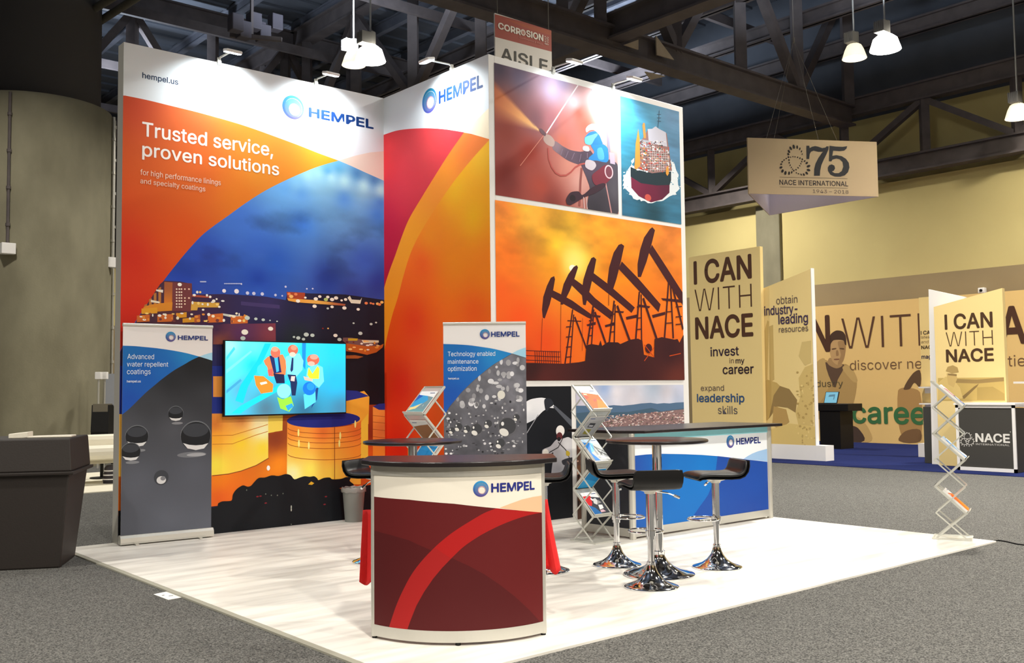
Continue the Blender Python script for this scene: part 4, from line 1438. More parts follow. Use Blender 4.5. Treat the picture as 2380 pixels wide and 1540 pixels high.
def drop(p, x, y, rx, ry):
    p.oval(x, y - ry * .06, rx * 1.03, ry * 1.03, (104, 108, 114), 32)
    p.oval(x, y, rx, ry, (24, 26, 31), 32, h=None)
    p.oval(x, y - ry * .42, rx * .86, ry * .48, (56, 59, 66), 28)
    p.poly([(x - rx * .86, y + ry * .50), (x - rx * .45, y + ry * .62), (x, y + ry * .66), (x + rx * .45, y + ry * .62), (x + rx * .84, y + ry * .50), (x + rx * .55, y + ry * .88), (x, y + ry * 1.0), (x - rx * .55, y + ry * .88)], (214, 214, 216))


def draw1(p, rn):
    Zb = ZM(260, 620, .29876)
    Z7 = ZM(0, 820, .38951)
    p.rect((232, 228, 228))
    a = cr(Zb([(60, 611), (80, 612), (170, 615), (250, 622), (350, 632), (450, 646), (530, 660), (600, 675), (680, 697)]))
    b = cr(Zb([(680, 697), (620, 725), (560, 760), (490, 800), (430, 842), (380, 880), (330, 922), (270, 972), (220, 1020), (175, 1065), (130, 1108), (80, 1148), (50, 1172)]))
    p.poly(a + b[1:], p.idw([(300, 815, (22, 104, 176)), (440, 820, (34, 134, 200)), (380, 860, (24, 100, 184)), (300, 930, (22, 76, 172)), (340, 880, (20, 88, 178))]), .1)
    p.poly(Zb([(680, 697), (720, 682), (760, 670), (830, 655), (830, 745), (780, 728), (730, 712)]), (164, 212, 236))
    p.poly(b[::-1] + Zb([(730, 712), (780, 728), (830, 745)]) + [(520, 1300), (262, 1300)], p.idw([(450, 845, (26, 27, 31)), (490, 850, (28, 30, 34)), (400, 880, (36, 38, 43)), (480, 920, (52, 54, 60)), (350, 940, (56, 58, 64)), (400, 1000, (76, 78, 86)), (300, 1000, (74, 76, 84)), (450, 1100, (84, 87, 98)), (320, 1120, (86, 89, 100)), (390, 1220, (92, 96, 108)), (480, 1230, (90, 94, 106))]), .1)
    p.oval(446, 1056, 34, 6.5, (112, 115, 122), 26)
    p.oval(456, 1056, 22, 4, (160, 162, 168), 22)
    p.oval(412, 983, 13, 3, (128, 130, 136), 18)
    p.oval(308, 1074, 16, 3.5, (128, 130, 136), 18)
    p.oval(328, 1046, 10, 3, (128, 130, 136), 18)
    for x, y, rx, ry in ((817, 497, 68, 62), (780, 590, 58, 52), (1168, 495, 89, 84), (1048, 362, 45, 43)):
        drop(p, *Z7([(x, y)])[0], rx * .3895, ry * .3895)
    x, y = Z7([(962, 742)])[0]
    p.oval(x, y, 17, 17, (58, 61, 68), 24)
    p.oval(x, y + 6, 11, 9, (206, 206, 208), 18)
    p.oval(x + 4, y + 2, 6, 5, (120, 122, 128), 14)


def draw2(p, rn):
    p.rect((232, 229, 230))
    a = cr([(1015, 798), (1031, 799), (1060, 800), (1090, 802), (1120, 806), (1150, 811), (1190, 821)])
    b = cr([(1190, 821), (1168, 834), (1145, 848), (1122, 866), (1103, 882), (1088, 896), (1072, 912), (1058, 929), (1046, 943), (1037, 958), (1025, 980)])
    ph = b[::-1] + [(1216, 829), (1240, 836), (1240, 1300), (1020, 1300)]
    p.poly(ph, p.idw([(1180, 840, (112, 112, 122)), (1100, 920, (106, 106, 114)), (1200, 900, (124, 124, 134)), (1060, 980, (90, 90, 98)), (1150, 1000, (82, 82, 90)), (1200, 1040, (88, 88, 96)), (1100, 1050, (78, 78, 86))], 2, lambda u, v, c: c * (.8 + .4 * fbm(u * 14, v * 14, 1, 8, 3)[:, None])), .03)
    for k in range(75):
        x, y = rn.uniform(1062, 1216), rn.uniform(835, 945)
        if y > 821 + (1190 - x) * .75:
            g = rn.randint(135, 226)
            p.oval(x, y, rn.uniform(3, 7.5), rn.uniform(3, 7.5), (g, g, g + 6), 18, 4 + 8 * rn.random())
    for k in range(330):
        x, y = rn.uniform(1036, 1219), rn.uniform(930, 1240)
        if y > 821 + (1190 - x) * .88:
            g = rn.choice([40, 50, 170, 200, 215, 130])
            p.oval(x, y, rn.uniform(1, 4), rn.uniform(.8, 3.4), (g, g, g + 5), 9, 4 + 8 * rn.random())
    p.k = 13
    for x, y, r in ((1178, 992, 22), (1107, 998, 14), (1134, 985, 10), (1162, 1030, 12), (1065, 992, 10), (1050, 1000, 8), (1085, 997, 9), (1200, 970, 8)):
        p.oval(x, y, r, r * 1.05, (92, 92, 98), 28)
        p.oval(x + r * .08, y - r * .1, r * .88, r * .86, (62, 63, 68), 24)
        p.oval(x - r * .3, y + r * .55, r * .52, r * .38, (216, 214, 210), 18, rot=-.5)
        p.oval(x - r * .45, y - r * .35, r * .16, r * .22, (226, 226, 226), 10)
    p.oval(1165, 917, 9, 10, (216, 214, 206), 22)
    p.poly(a + b[1:], p.idw([(1040, 812, (22, 104, 178)), (1150, 820, (34, 134, 202)), (1080, 850, (24, 100, 186)), (1045, 920, (22, 80, 172))]), .1)
    p.poly([(1190, 821), (1203, 814), (1216, 809), (1240, 802), (1240, 836), (1216, 829)], (160, 210, 236))


def flat(p0, O, U, N, w, h):
    return Print(O, U, N, w, h)


g = rollup((-.012, -.115, 0), (.893, -.180, 0), 2.19, 'roll-up banner with water droplets on grey, at the left end of the tank wall', draw1, random.Random(2))
p = flat(*g)
p.text('Advanced', (296, 833), (358, 835), (226, 236, 246), 0, (296, 822))
p.text('water repellent', (295, 850), (391, 853), (226, 236, 246), 0, (295, 840))
p.text('coatings', (295, 868), (350, 870), (226, 236, 246), 0, (295, 857))
p.text('hempel.us', (295, 888), (327, 888.5), (226, 236, 246), .01, (295, 883))
p.build('lettering', g[0])
p = flat(*g)
p.logo((397, 782), 11.5, (414, 789), (483, 790), (414, 779.5), (52, 66, 128))
p.build('logo', g[0])
g = rollup((2.686, -1.843, 0), (3.345, -2.398, 0), 2.19, 'roll-up banner with silver water beads, standing before the corner of the photo wall', draw2, random.Random(4))
p = flat(*g)
p.text('Technology enabled', (1041, 828), (1151, 826), (226, 236, 246), 0, (1041, 817))
p.text('maintenance', (1041, 845.5), (1112, 844), (226, 236, 246), 0, (1041, 835))
p.text('optimization', (1041, 862), (1108, 861), (226, 236, 246), 0, (1041, 851))
p.text('hempel.us', (1042, 881.5), (1067, 881), (226, 236, 246), .01, (1042, 877))
p.build('lettering', g[0])
p = flat(*g)
p.logo((1127, 776), 11.5, (1142, 783), (1207, 780), (1142, 771), (40, 62, 130))
p.build('logo', g[0])

# ------------------------------------------------------------------ bowed counter in front
CL, CM, CR = (-.131, -4.902), (.140, -5.415), (.696, -5.574)
CH = 1.045
cu = Bowed(CL, CM, CR, CH)
SW = cu.w
chord = (Vector(CR) - Vector(CL)).normalized()
out = Vector((chord.y, -chord.x))                       # towards the camera
tF = thing('curved_counter', 'bowed front counter with a dark red sweeping print and dark top', 'counter', ((CL[0] + CR[0]) / 2, (CL[1] + CR[1]) / 2, 0))


def arcband(bm, u0, u1, off0, off1, z0, z1, n=28):
    rows = []
    for i in range(n + 1):
        u = u0 + (u1 - u0) * i / n
        a, b = cu.pt(u, off0), cu.pt(u, off1)
        rows.append([bm.verts.new((a[0], a[1], z0)), bm.verts.new((b[0], b[1], z0)), bm.verts.new((b[0], b[1], z1)), bm.verts.new((a[0], a[1], z1))])
    bm.faces.new(rows[0])
    bm.faces.new(rows[-1][::-1])
    for r, q in zip(rows, rows[1:]):
        for k in range(4):
            bm.faces.new((r[k], q[k], q[(k + 1) % 4], r[(k + 1) % 4]))


for nm, z0, z1 in (('bottom_rail', .018, .085), ('top_rail', .985, 1.045)):
    bm = NB()
    arcband(bm, .0, SW, -.03, .004, z0, z1)
    obj(nm, bm, ALU, tF)
for u in (.012, SW - .012):
    a = cu.pt(u, -.014)
    bm = NB()
    cyl(bm, (a[0], a[1], .012), (a[0], a[1], 1.045), .021, n=14)
    obj('post', bm, ALU, tF, smooth=True)
for u in (.012, SW / 2, SW - .012):
    a = cu.pt(u, -.014)
    bm = NB()
    cyl(bm, (a[0], a[1], 0), (a[0], a[1], .02), .016, n=12)
    obj('foot', bm, BLACKP, tF)
bm = NB()
arcband(bm, .03, SW - .03, -.02, -.004, .08, .99)
obj('front_panel', bm, WHITEM, tF)
backL = Vector(CL) - out * .40
backR = Vector(CR) - out * .40
for nm, a, b in (('side_panel', CL, backL), ('side_panel', CR, backR)):
    bm = NB()
    a, b = Vector(a) - out * .02, Vector(b)
    d = (b - a).normalized()
    s = Vector((d.y, -d.x)) * .01
    c = chord * (.02 if a.x < .3 else -.02)
    hexa(bm, [(q.x, q.y, z) for z in (.02, 1.045) for q in (a + c - s, b + c - s, b + c + s, a + c + s)])
    obj(nm, bm, WHITEM, tF)
pts = [cu.pt(SW * i / 30, .05) for i in range(31)]
l, r = Vector(pts[0]) - chord * .03, Vector(pts[-1]) + chord * .045
pl = [tuple(l - out * .06)] + [tuple(Vector(q)) for q in pts[1:-1]] + [tuple(r - out * .05), tuple(r - out * .42), tuple(l - out * .42)]
bm = NB()
prism(bm, pl, 1.045, 1.075)
obj('counter_top', bm, DARKTOP, tF, bevel=.006)
cp = cu
cp.clip = False
z = ZM(740, 1000, .35067)
cp.poly(z([(362, 274), (420, 277), (640, 280), (900, 277), (1180, 268), (1400, 256), (1484, 250), (1490, 1305), (1330, 1340), (1120, 1364), (890, 1372), (640, 1366), (480, 1348), (368, 1325)]), (228, 222, 208), layer=0)
redE = [(890, 1372), (640, 1366), (480, 1348), (368, 1325)]
rightE = [(1482, 543), (1486, 900), (1490, 1305), (1330, 1340), (1120, 1364)]
cp.poly(z([(364, 437), (600, 458), (900, 485), (1180, 515), (1330, 530)] + rightE + redE), (92, 20, 22))
cp.poly(z([(364, 660), (480, 692), (600, 727), (770, 802), (900, 852), (1000, 898), (1100, 952), (1200, 1020), (1300, 1098), (1400, 1190), (1488, 1290), (1490, 1305), (1330, 1340), (1120, 1364)] + redE), (76, 16, 19))
band_o = cr([(1180, 515), (1100, 546), (1020, 592), (950, 635), (880, 682), (820, 730), (770, 775), (690, 858), (620, 950), (565, 1050), (520, 1150), (485, 1250), (455, 1345)], 4)
band_i = cr([(1482, 543), (1390, 562), (1300, 590), (1200, 630), (1100, 680), (1030, 722), (960, 772), (900, 828), (820, 910), (760, 982), (700, 1070), (650, 1160), (610, 1260), (575, 1360)], 4)
cp.poly(z(band_o + [(500, 1352)] + band_i[::-1] + [(1330, 530)]), (166, 22, 22))
cp.poly(z([(770, 775), (880, 848), (820, 910), (760, 982), (700, 1070), (650, 1160), (610, 1260), (575, 1360), (500, 1352), (455, 1345), (485, 1250), (520, 1150), (565, 1050), (620, 950), (690, 858)]), (156, 26, 26))
cp.poly(z([(1200, 512), (1270, 485), (1350, 456), (1420, 440), (1482, 430), (1482, 543), (1330, 530)]), (226, 184, 146))
fp = cp.build('front_print', tF)
c2 = Bowed(CL, CM, CR, CH)
c2.r, c2.k, c2.clip = c2.r + .0003, 9, False
c2.logo(z([(1077, 386)])[0], 18.5, z([(1148, 407)])[0], z([(1430, 388)])[0], z([(1148, 353)])[0], (36, 44, 124))
c2.build('logo', fp)

# red cloth hanging from the open back of that counter
bm = NB()
N2 = Vector((out.x, out.y, 0))
Ob = Vector((backL.x, backL.y, 0)) - N2 * .03
edge = lambda x, y: (on_plane(x, y, Ob, N2) - Ob)
Uc = Vector((chord.x, chord.y, 0))
lt, lb, rt, rm, rb = [(e.dot(Uc), e.z) for e in (edge(843, 1186), edge(836, 1352), edge(1273, 1160), edge(1284, 1196), edge(1304, 1322))]
nx, nz = 90, 14
grid = []
for j in range(nz + 1):
    t_ = j / nz
    row = []
    for i in range(nx + 1):
        s_ = i / nx
        x0 = lt[0] + (lb[0] - lt[0]) * t_
        xr = rt[0] + (rb[0] - rt[0]) * t_ ** 1.1
        zt_ = lt[1] + (rt[1] - lt[1]) * s_
        zb_ = lb[1] + (rb[1] - lb[1]) * s_ - .03 * max(0, math.sin(s_ * 60))
        x_ = x0 + (xr - x0) * s_
        fold = (.012 + .022 * t_) * math.sin(s_ * 75 + .6 * math.sin(s_ * 9)) - .02 * t_
        P = Ob + Uc * x_ - N2 * (.02 + fold)
        row.append(bm.verts.new((P.x, P.y, zt_ + (zb_ - zt_) * t_)))
    grid.append(row)
for j in range(nz):
    for i in range(nx):
        bm.faces.new((grid[j][i], grid[j][i + 1], grid[j + 1][i + 1], grid[j + 1][i]))
o = obj('counter_cloth', bm, REDCLOTH, smooth=True)
so = o.modifiers.new('thick', 'SOLIDIFY')
so.thickness = .004
tag(o, 'bright red cloth hanging in folds behind the bowed counter, showing at both sides', 'cloth')
base_at(o, (backL.x, backL.y, lb[1]))

# ------------------------------------------------------------------ bar tables and stools


def pedestal(bm, R, h, rc):
    lathe(bm, [(0, 0), (R, 0), (R, .010), (R * .97, .016), (R * .82, .024), (R * .6, .042), (R * .4, .072), (R * .25, .112), (R * .175, .15), (rc * 1.25, .17), (rc * 1.25, .19), (rc, .195), (rc, h), (0, h)], n=56)


def bar_table(loc, label):
    t = thing('bar_table', label, 'table', loc, group='round bar tables')
    bm = NB()
    pedestal(bm, .285, .2, .04)
    obj('base', bm, CHROME, t, world=False, smooth=True)
    bm = NB()
    cyl(bm, (0, 0, .19), (0, 0, 1.05), .038, n=28)
    obj('column', bm, CHROME, t, world=False, smooth=True)
    bm = NB()
    cyl(bm, (0, 0, 1.04), (0, 0, 1.057), .12, n=28)
    obj('mounting_plate', bm, BLACKP, t, world=False)
    bm = NB()
    lathe(bm, [(0, 1.057), (.395, 1.057), (.41, 1.062), (.413, 1.07), (.41, 1.080), (.40, 1.084), (0, 1.084)], n=72)
    obj('table_top', bm, DARKTOP, t, world=False, smooth=True)
    return t


bar_table((2.66, -4.77, 0), 'round dark bar table on a chrome pedestal, ringed by three stools')
bar_table((1.295, -3.285, 0), 'round dark bar table behind the bowed counter, base hidden')


def make_stool():
    t = thing('bar_stool', 'black low-backed bar stool', 'stool', group='bar stools')
    bm = NB()
    pedestal(bm, .205, .2, .026)
    obj('base', bm, CHROME, t, world=False, smooth=True)
    bm = NB()
    cyl(bm, (0, 0, .19), (0, 0, .42), .0235, n=24)
    obj('piston', bm, CHROME, t, world=False, smooth=True)
    bm = NB()
    cyl(bm, (0, 0, .36), (0, 0, .72), .031, n=28)
    sl = obj('sleeve', bm, CHROME, t, world=False, smooth=True)
    bm = NB()
    tube(bm, [(.13 * math.cos(a), .115 + .125 * math.sin(a), .405) for a in [2 * PI * i / 40 for i in range(40)]], .009, 10, True)
    cyl(bm, (0, 0, .385), (0, 0, .425), .04, n=24)
    obj('footrest', bm, CHROME, sl, world=False, smooth=True)
    bm = NB()
    lathe(bm, [(0, .70), (.04, .70), (.045, .715), (.10, .732), (.10, .742), (0, .742)], n=28)
    sp = obj('seat_plate', bm, ALU, t, world=False, smooth=True)
    bm = NB()
    tube(bm, [(.05, .0, .715), (.14, .0, .70), (.21, .0, .672)], .006, 8)
    cyl(bm, (.19, 0, .681), (.235, 0, .661), .011, n=10)
    obj('height_lever', bm, CHROME, sp, world=False, smooth=True)
    prof = [(.225, .742), (.218, .760), (.19, .773), (.12, .778), (.03, .774), (-.07, .770), (-.135, .773), (-.170, .786), (-.190, .812), (-.200, .850), (-.206, .895)]
    for nm, th, m, wd, off in (('seat', .042, BLACKL, .195, 0), ('seat_shell', .012, BLACKP, .188, -.028)):
        bm = NB()
        up, dn = [], []
        for i, (y, zz_) in enumerate(prof):
            a, b = prof[max(i - 1, 0)], prof[min(i + 1, len(prof) - 1)]
            d = Vector((0, b[0] - a[0], b[1] - a[1])).normalized()
            nn = Vector((0, d.z, -d.y))
            if nn.z < 0 and i < 9:
                nn = -nn
            nn = Vector((0, abs(d.z) if d.y < 0 and d.z > 0 else -abs(d.z) if False else -d.z * (1 if d.y > 0 else -1), abs(d.y)))
            e = (.35 if i in (0, len(prof) - 1) else 1)
            rowu, rowd = [], []
            for kx in range(9):
                f = kx / 8 * 2 - 1
                w_ = wd * (1 - (.06 if i in (0, len(prof) - 1) else 0)) * f
                ed = .55 if abs(f) > .99 else 1
                c = Vector((w_, y, zz_)) + nn * off
                rowu.append(bm.verts.new(c + nn * th / 2 * e * ed))
                rowd.append(bm.verts.new(c - nn * th / 2 * e * ed))
            up.append(rowu)
            dn.append(rowd)
        n = len(prof)
        for i in range(n - 1):
            for kx in range(8):
                bm.faces.new((up[i][kx], up[i][kx + 1], up[i + 1][kx + 1], up[i + 1][kx]))
                bm.faces.new((dn[i][kx], dn[i + 1][kx], dn[i + 1][kx + 1], dn[i][kx + 1]))
            for kx in (0, 8):
                bm.faces.new((up[i][kx], up[i + 1][kx], dn[i + 1][kx], dn[i][kx]))
        for i in (0, n - 1):
            for kx in range(8):
                bm.faces.new((up[i][kx], up[i][kx + 1], dn[i][kx + 1], dn[i][kx]))
        o = obj(nm, bm, m, t, world=False, smooth=True)
        if nm == 'seat':
            sb = o.modifiers.new('soft', 'SUBSURF')
            sb.levels = sb.render_levels = 1
    return t


def face(o, x, y):
    """turn a stool so that its open front looks along (x, y)"""
    o.rotation_euler = (0, 0, math.atan2(y, x) - PI / 2)


st = make_stool()
for k, (x, y, fx, fy, lb) in enumerate(((2.235, -5.065, .50, .87, 'black bar stool nearest the camera, its back turned to us, by the round table'),
                                        (2.72, -4.25, .80, -.60, 'black bar stool between the brochure rack and the round table, its back at its left'),
                                        (3.245, -4.895, -.86, .50, 'black bar stool on the right of the round table, in front of the blue counter'),
                                        (1.33, -2.66, .45, -.9, 'black bar stool half hidden behind the left edge of the bowed counter'),
                                        (2.10, -4.02, -.75, .66, 'black bar stool almost wholly hidden behind the right edge of the bowed counter'))):
    o = st if k == 0 else copy_tree(st)
    o.location = (x, y, 0)
    face(o, fx, fy)
    o['label'] = lb

# ------------------------------------------------------------------ waste bin
t = thing('waste_bin', 'small translucent grey waste bin standing against the dark foot of the tank wall', 'bin', (2.60, -.20, 0))
bm = NB()
lathe(bm, [(0, .004), (.095, .004), (.10, .0), (.128, .355), (.136, .358), (.136, .385), (.129, .385), (.124, .35), (.096, .012), (0, .012)], (2.6, -.2, 0), 36)
obj('tub', bm, mat('translucent_grey_plastic', (132, 134, 130), .4, alpha=.82), t, smooth=True)
bm = NB()
rows = []
for j, (r0, zz_) in enumerate(((.121, .30), (.126, .37), (.137, .392), (.143, .375), (.142, .34))):
    rows.append([bm.verts.new((2.6 + (r0 + .004 * math.sin(i * 2.7 + j)) * math.cos(2 * PI * i / 32), -.2 + (r0 + .004 * math.sin(i * 2.7 + j)) * math.sin(2 * PI * i / 32), zz_ + .006 * math.sin(i * 1.9 + j * 2))) for i in range(32)])
for a, b in zip(rows, rows[1:]):
    for i in range(32):
        bm.faces.new((a[i], a[(i + 1) % 32], b[(i + 1) % 32], b[i]))
obj('liner', bm, mat('clear_liner', (176, 172, 168), .3, alpha=.5), t, smooth=True)

# ------------------------------------------------------------------ zigzag brochure racks


def make_rack():
    t = thing('brochure_rack', 'zigzag rack', 'brochure rack', group='zigzag brochure racks')
    F, B = -.135, .135
    lv = [(B, 1.53), (F, 1.275), (B, 1.02), (F, .765), (B, .51), (F, .255), (B, .012)]
    for i in range(5):
        (y0, z0), (y1, z1) = lv[i], lv[i + 1]
        a, b = Vector((0, y0, z0)), Vector((0, y1, z1))
        X = Vector((.128, 0, 0))
        d = (b - a).normalized()
        n = Vector((0, d.z, -d.y)) * (1 if i % 2 == 0 else -1)
        if n.z < 0 and i % 2 == 0:
            n = -n
        bm = NB()
        for sx in (-1, 1):
            beam(bm, a + X * sx, b + X * sx, .012, .02)
        beam(bm, a - X, a + X, .02, .014)
        beam(bm, b - X, b + X, .02, .014)
        fr = obj('tray_frame', bm, TRAY, t, world=False)
        bm = NB()
        hexa(bm, [a - X * .94, a + X * .94, b + X * .94, b - X * .94, a - X * .94 - n * .003, a + X * .94 - n * .003, b + X * .94 - n * .003, b - X * .94 - n * .003])
        obj('tray_panel', bm, CLEAR, fr, world=False)
        if i % 2 == 0:
            bm = NB()
            hexa(bm, [b - X, b + X, b + X + n * .042, b - X + n * .042, b - X + d * .006, b + X + d * .006, b + X + n * .042 + d * .006, b - X + n * .042 + d * .006])
            obj('tray_lip', bm, TRAY, fr, world=False)
    for sx in (-1, 1):
        x = sx * .142
        q = [(0, 1.40), (B, 1.275), (F, 1.02), (B, .765), (F, .51), (B, .255), (F, .012)]
        for (y0, z0), (y1, z1) in zip(q, q[1:]):
            bm = NB()
            beam(bm, (x, y0, z0), (x, y1, z1), .006, .013)
            obj('scissor_arm', bm, TRAY, t, world=False)
        bm = NB()
        beam(bm, (sx * .128, F, .255), (sx * .128, B, .012), .01, .016)
        obj('leg', bm, TRAY, t, world=False)
    bm = NB()
    for a, b in (((-.15, -.17), (.15, -.17)), ((.15, -.17), (.15, .17)), ((.15, .17), (-.15, .17)), ((-.15, .17), (-.15, -.17))):
        beam(bm, (*a, .007), (*b, .007), .014, .012)
    box(bm, -.145, .145, -.165, .165, .003, .007)
    obj('base_frame', bm, TRAY, t, world=False)
    return t, lv


def leaflet(rack, i, draw, label, th=.008, dx=0.0, drop_=.0, hgt=.285, wid=.21):
    """a brochure lying in tray i of a rack"""
    M = wmat(rack)
    (y0, z0), (y1, z1) = LV[i], LV[i + 1]
    a, b = Vector((0, y0, z0)), Vector((0, y1, z1))
    up = (a - b).normalized()
    n = Vector((0, -up.z, up.y))
    if (i % 2 == 0) == (n.z < 0):
        n = -n
    if i % 2 == 0:
        O = b + n * .009 + up * (.008 + drop_)
    else:
        O = b + n * .009 + up * .02
    O = O + Vector((-wid / 2 + dx, 0, 0))
    X = Vector((1, 0, 0))
    t = thing('brochure', label, 'brochure', M @ (O + X * wid / 2), group='brochures in the racks')
    bm = NB()
    hexa(bm, [M @ v for v in (O, O + X * wid, O + X * wid + up * hgt, O + up * hgt, O + n * th, O + X * wid + n * th, O + X * wid + up * hgt + n * th, O + up * hgt + n * th)])
    pg = obj('pages', bm, mat('paper', (232, 230, 226), .6), t)
    R3 = M.to_3x3()
    p = Print(M @ (O + n * (th + .0008)), R3 @ X, R3 @ n, wid, hgt)
    p.V = R3 @ up
    if i % 2:
        p.O = M @ (O + n * (th + .0008) + X * wid)
        p.U = R3 @ -X
    draw(p)
    p.build('cover', pg, GLOSS)
    return t


def q4(p, pts, c):
    p.poly([(a * p.w, b * p.h) for a, b in pts], c, px=False)


def cov_plain(top, main, extra=()):
    def d(p):
        p.rect(top)
        q4(p, [(0, 0), (1, 0), (1, .72), (.6, .78), (0, .84)], main)
        for pts, c in extra:
            q4(p, pts, c)
        q4(p, [(.62, .90), (.92, .90), (.92, .93), (.62, .93)], (60, 80, 130))
    return d


cov_orange = cov_plain((240, 236, 232), (238, 92, 8), [([(.3, 0), (1, 0), (1, .4), (.7, .5)], (240, 118, 6)), ([(0, .5), (.3, .6), (.1, .84), (0, .84)], (228, 58, 12)), ([(.42, .42), (.5, .36), (.54, .46), (.62, .40), (.68, .52), (.5, .52)], (176, 70, 50)), ([(.06, .72), (.28, .70), (.28, .77), (.06, .79)], (246, 190, 160)), ([(.5, .03), (.8, .01), (.8, .05)], (206, 120, 20))])
cov_grey = cov_plain((190, 214, 236), (176, 182, 186), [([(0, 0), (.32, 0), (.1, .35), (.42, .84), (.1, .84), (0, .9)], (34, 120, 200)), ([(.1, .35), (.22, .55), (.46, .84), (.6, .78), (.36, .45)], (120, 190, 236)), ([(.5, .6), (1, .34), (1, .40), (.56, .66)], (116, 118, 118)), ([(.55, .40), (1, .16), (1, .22), (.6, .47)], (96, 98, 98)), ([(.45, .75), (.55, .6), (.62, .3), (.7, .18), (.68, .3), (.58, .65)], (50, 50, 50)), ([(.3, .18), (1, .0), (1, .1), (.4, .25)], (222, 224, 224))])
cov_red = cov_plain((238, 234, 232), (60, 62, 70), [([(0, .3), (.3, .5), (.5, .84), (0, .84)], (206, 46, 50)), ([(0, 0), (.5, 0), (.3, .3), (0, .45)], (46, 110, 176)), ([(.4, .5), (.55, .42), (.75, .6), (.7, .72), (.5, .68)], (206, 206, 206)), ([(.5, .2), (.8, .25), (.85, .4), (.6, .42)], (226, 226, 226)), ([(.6, .45), (.9, .5), (.8, .62)], (150, 150, 150)), ([(.45, .08), (.8, .1), (.7, .2), (.5, .18)], (216, 176, 190)), ([(.42, .6), (.5, .66), (.44, .74), (.36, .7)], (236, 236, 236))])
cov_blue = cov_plain((30, 130, 190), (26, 120, 180), [([(0, 0), (1, 0), (1, .5), (0, .3)], (40, 146, 204))])
cov_sky = cov_plain((240, 242, 244), (120, 150, 160), [([(0, 0), (.4, .2), (.8, .6), (.6, .78), (0, .84)], (60, 160, 220)), ([(0, 0), (.4, .2), (.6, .45), (.2, .28), (0, .25)], (240, 220, 150)), ([(0, .5), (.3, .78), (0, .84)], (40, 90, 190)), ([(0, 0), (1, 0), (1, .15), (.3, .18), (0, .1)], (110, 160, 166)), ([(.72, .3), (.74, .3), (.75, .38), (.73, .38)], (240, 240, 235))])
cov_brown = cov_plain((226, 222, 216), (150, 96, 50), [([(0, 0), (1, 0), (1, .12), (0, .1)], (190, 140, 80))])
cov_olive = cov_plain((160, 160, 165), (150, 150, 152), [([(.35, .1), (.75, .14), (.75, .4), (.35, .36)], (130, 122, 40)), ([(.35, .45), (.75, .48), (.75, .7), (.35, .68)], (50, 50, 56)), ([(.42, .5), (.7, .52), (.7, .6), (.42, .58)], (170, 170, 176))])
rk, LV = make_rack()
rk.location = (3.53, -3.16, 0)
rk['label'] = 'zigzag brochure rack between the photo wall and the blue counter'
rk2, rk3 = copy_tree(rk), copy_tree(rk)
q = at_depth(987, 900, 9.15)
rk2.location = (q.x, q.y, 0)
rk2.rotation_euler = (0, 0, math.radians(-81))
rk2['label'] = 'zigzag brochure rack standing behind the round table with the hidden base'
rk3.location = (6.15, -5.50, 0)
rk3.rotation_euler = (0, 0, math.radians(22))
rk3['label'] = 'zigzag brochure rack seen edge-on at the far right corner of the floor'
leaflet(rk, 0, cov_orange, 'brochure with an orange cover, top tray of the rack by the photo wall')
leaflet(rk, 1, cov_olive, 'grey brochure with an olive block, back tray below the orange brochure')
leaflet(rk, 2, cov_grey, 'brochure with blue and grey stripes, middle tray of the rack by the photo wall', .03)
leaflet(rk, 3, cov_blue, 'plain blue brochure in the back tray under the striped one')
leaflet(rk, 4, cov_red, 'brochure with red and grey machine parts, lowest tray of the rack by the photo wall')
leaflet(rk2, 0, cov_sky, 'brochure with a blue sunrise cover, top tray of the rack behind the round table')
leaflet(rk2, 1, cov_brown, 'brown brochure in the back tray under the blue sunrise one')
leaflet(rk2, 2, cov_blue, 'bright blue brochure seen below the edge of the dark round table top')
leaflet(rk3, 0, cov_red, 'brochures lying in the top tray of the rack at the floor corner', .02)
leaflet(rk3, 2, cov_grey, 'brochures lying in the middle tray of the rack at the floor corner', .02)
leaflet(rk3, 4, cov_orange, 'orange edged brochures in the lowest tray of the rack at the floor corner', .02)

# ------------------------------------------------------------------ blue counter
BX0, BX1, BY0, BY1, BH = 3.872, 6.179, -3.375, -2.70, 1.045
tB2 = thing('long_counter', 'long counter with a blue sweeping print, dark top and silver posts', 'counter', ((BX0 + BX1) / 2, (BY0 + BY1) / 2, 0))
for x, y in ((BX0, BY0), (BX1, BY0), (BX0, BY1), (BX1, BY1)):
    bm = NB()
    cyl(bm, (x, y, 0), (x, y, BH), .035, n=8)
    obj('post', bm, ALU, tB2, bevel=.004)
for nm, z0, z1 in (('bottom_rail', .02, .10), ('top_rail', .975, BH)):
    bm = NB()
    box(bm, BX0, BX1, BY0 - .012, BY0 + .012, z0, z1)
    obj(nm, bm, ALU if nm == 'bottom_rail' else mat('cyan_glow_rail', (150, 222, 236), .4), tB2)  # cyan glow below the counter top put into the front rail's colour
    bm = NB()
    box(bm, BX0 - .012, BX0 + .012, BY0, BY1, z0, z1)
    obj(nm, bm, ALU, tB2)
bm = NB()
box(bm, BX0 - .006, BX0 + .006, BY0 + .02, BY1 - .02, .09, .98)
obj('side_panel', bm, mat('dark_side_panel', (28, 30, 38), .5), tB2)
bm = NB()
box(bm, BX0, BX1, BY0 - .004, BY0 + .006, .09, .98)
obj('front_panel', bm, WHITEM, tB2)
bm = NB()
box(bm, BX1 - .006, BX1 + .006, BY0, BY1, .02, BH)
obj('side_panel', bm, WHITEM, tB2)
q = [on_z(x, y, 1.075) for x, y in ((1402, 996), (1476, 1003), (1819, 986))]
bm = NB()
prism(bm, [(BX0 - .10, BY1 + .14), (BX0 - .10, BY0 + .10), (BX0 + .06, BY0 - .13), (BX1 + .10, BY0 - .13), (BX1 + .12, BY0 + .1), (BX1 + .12, BY1 + .14)], BH, BH + .03)
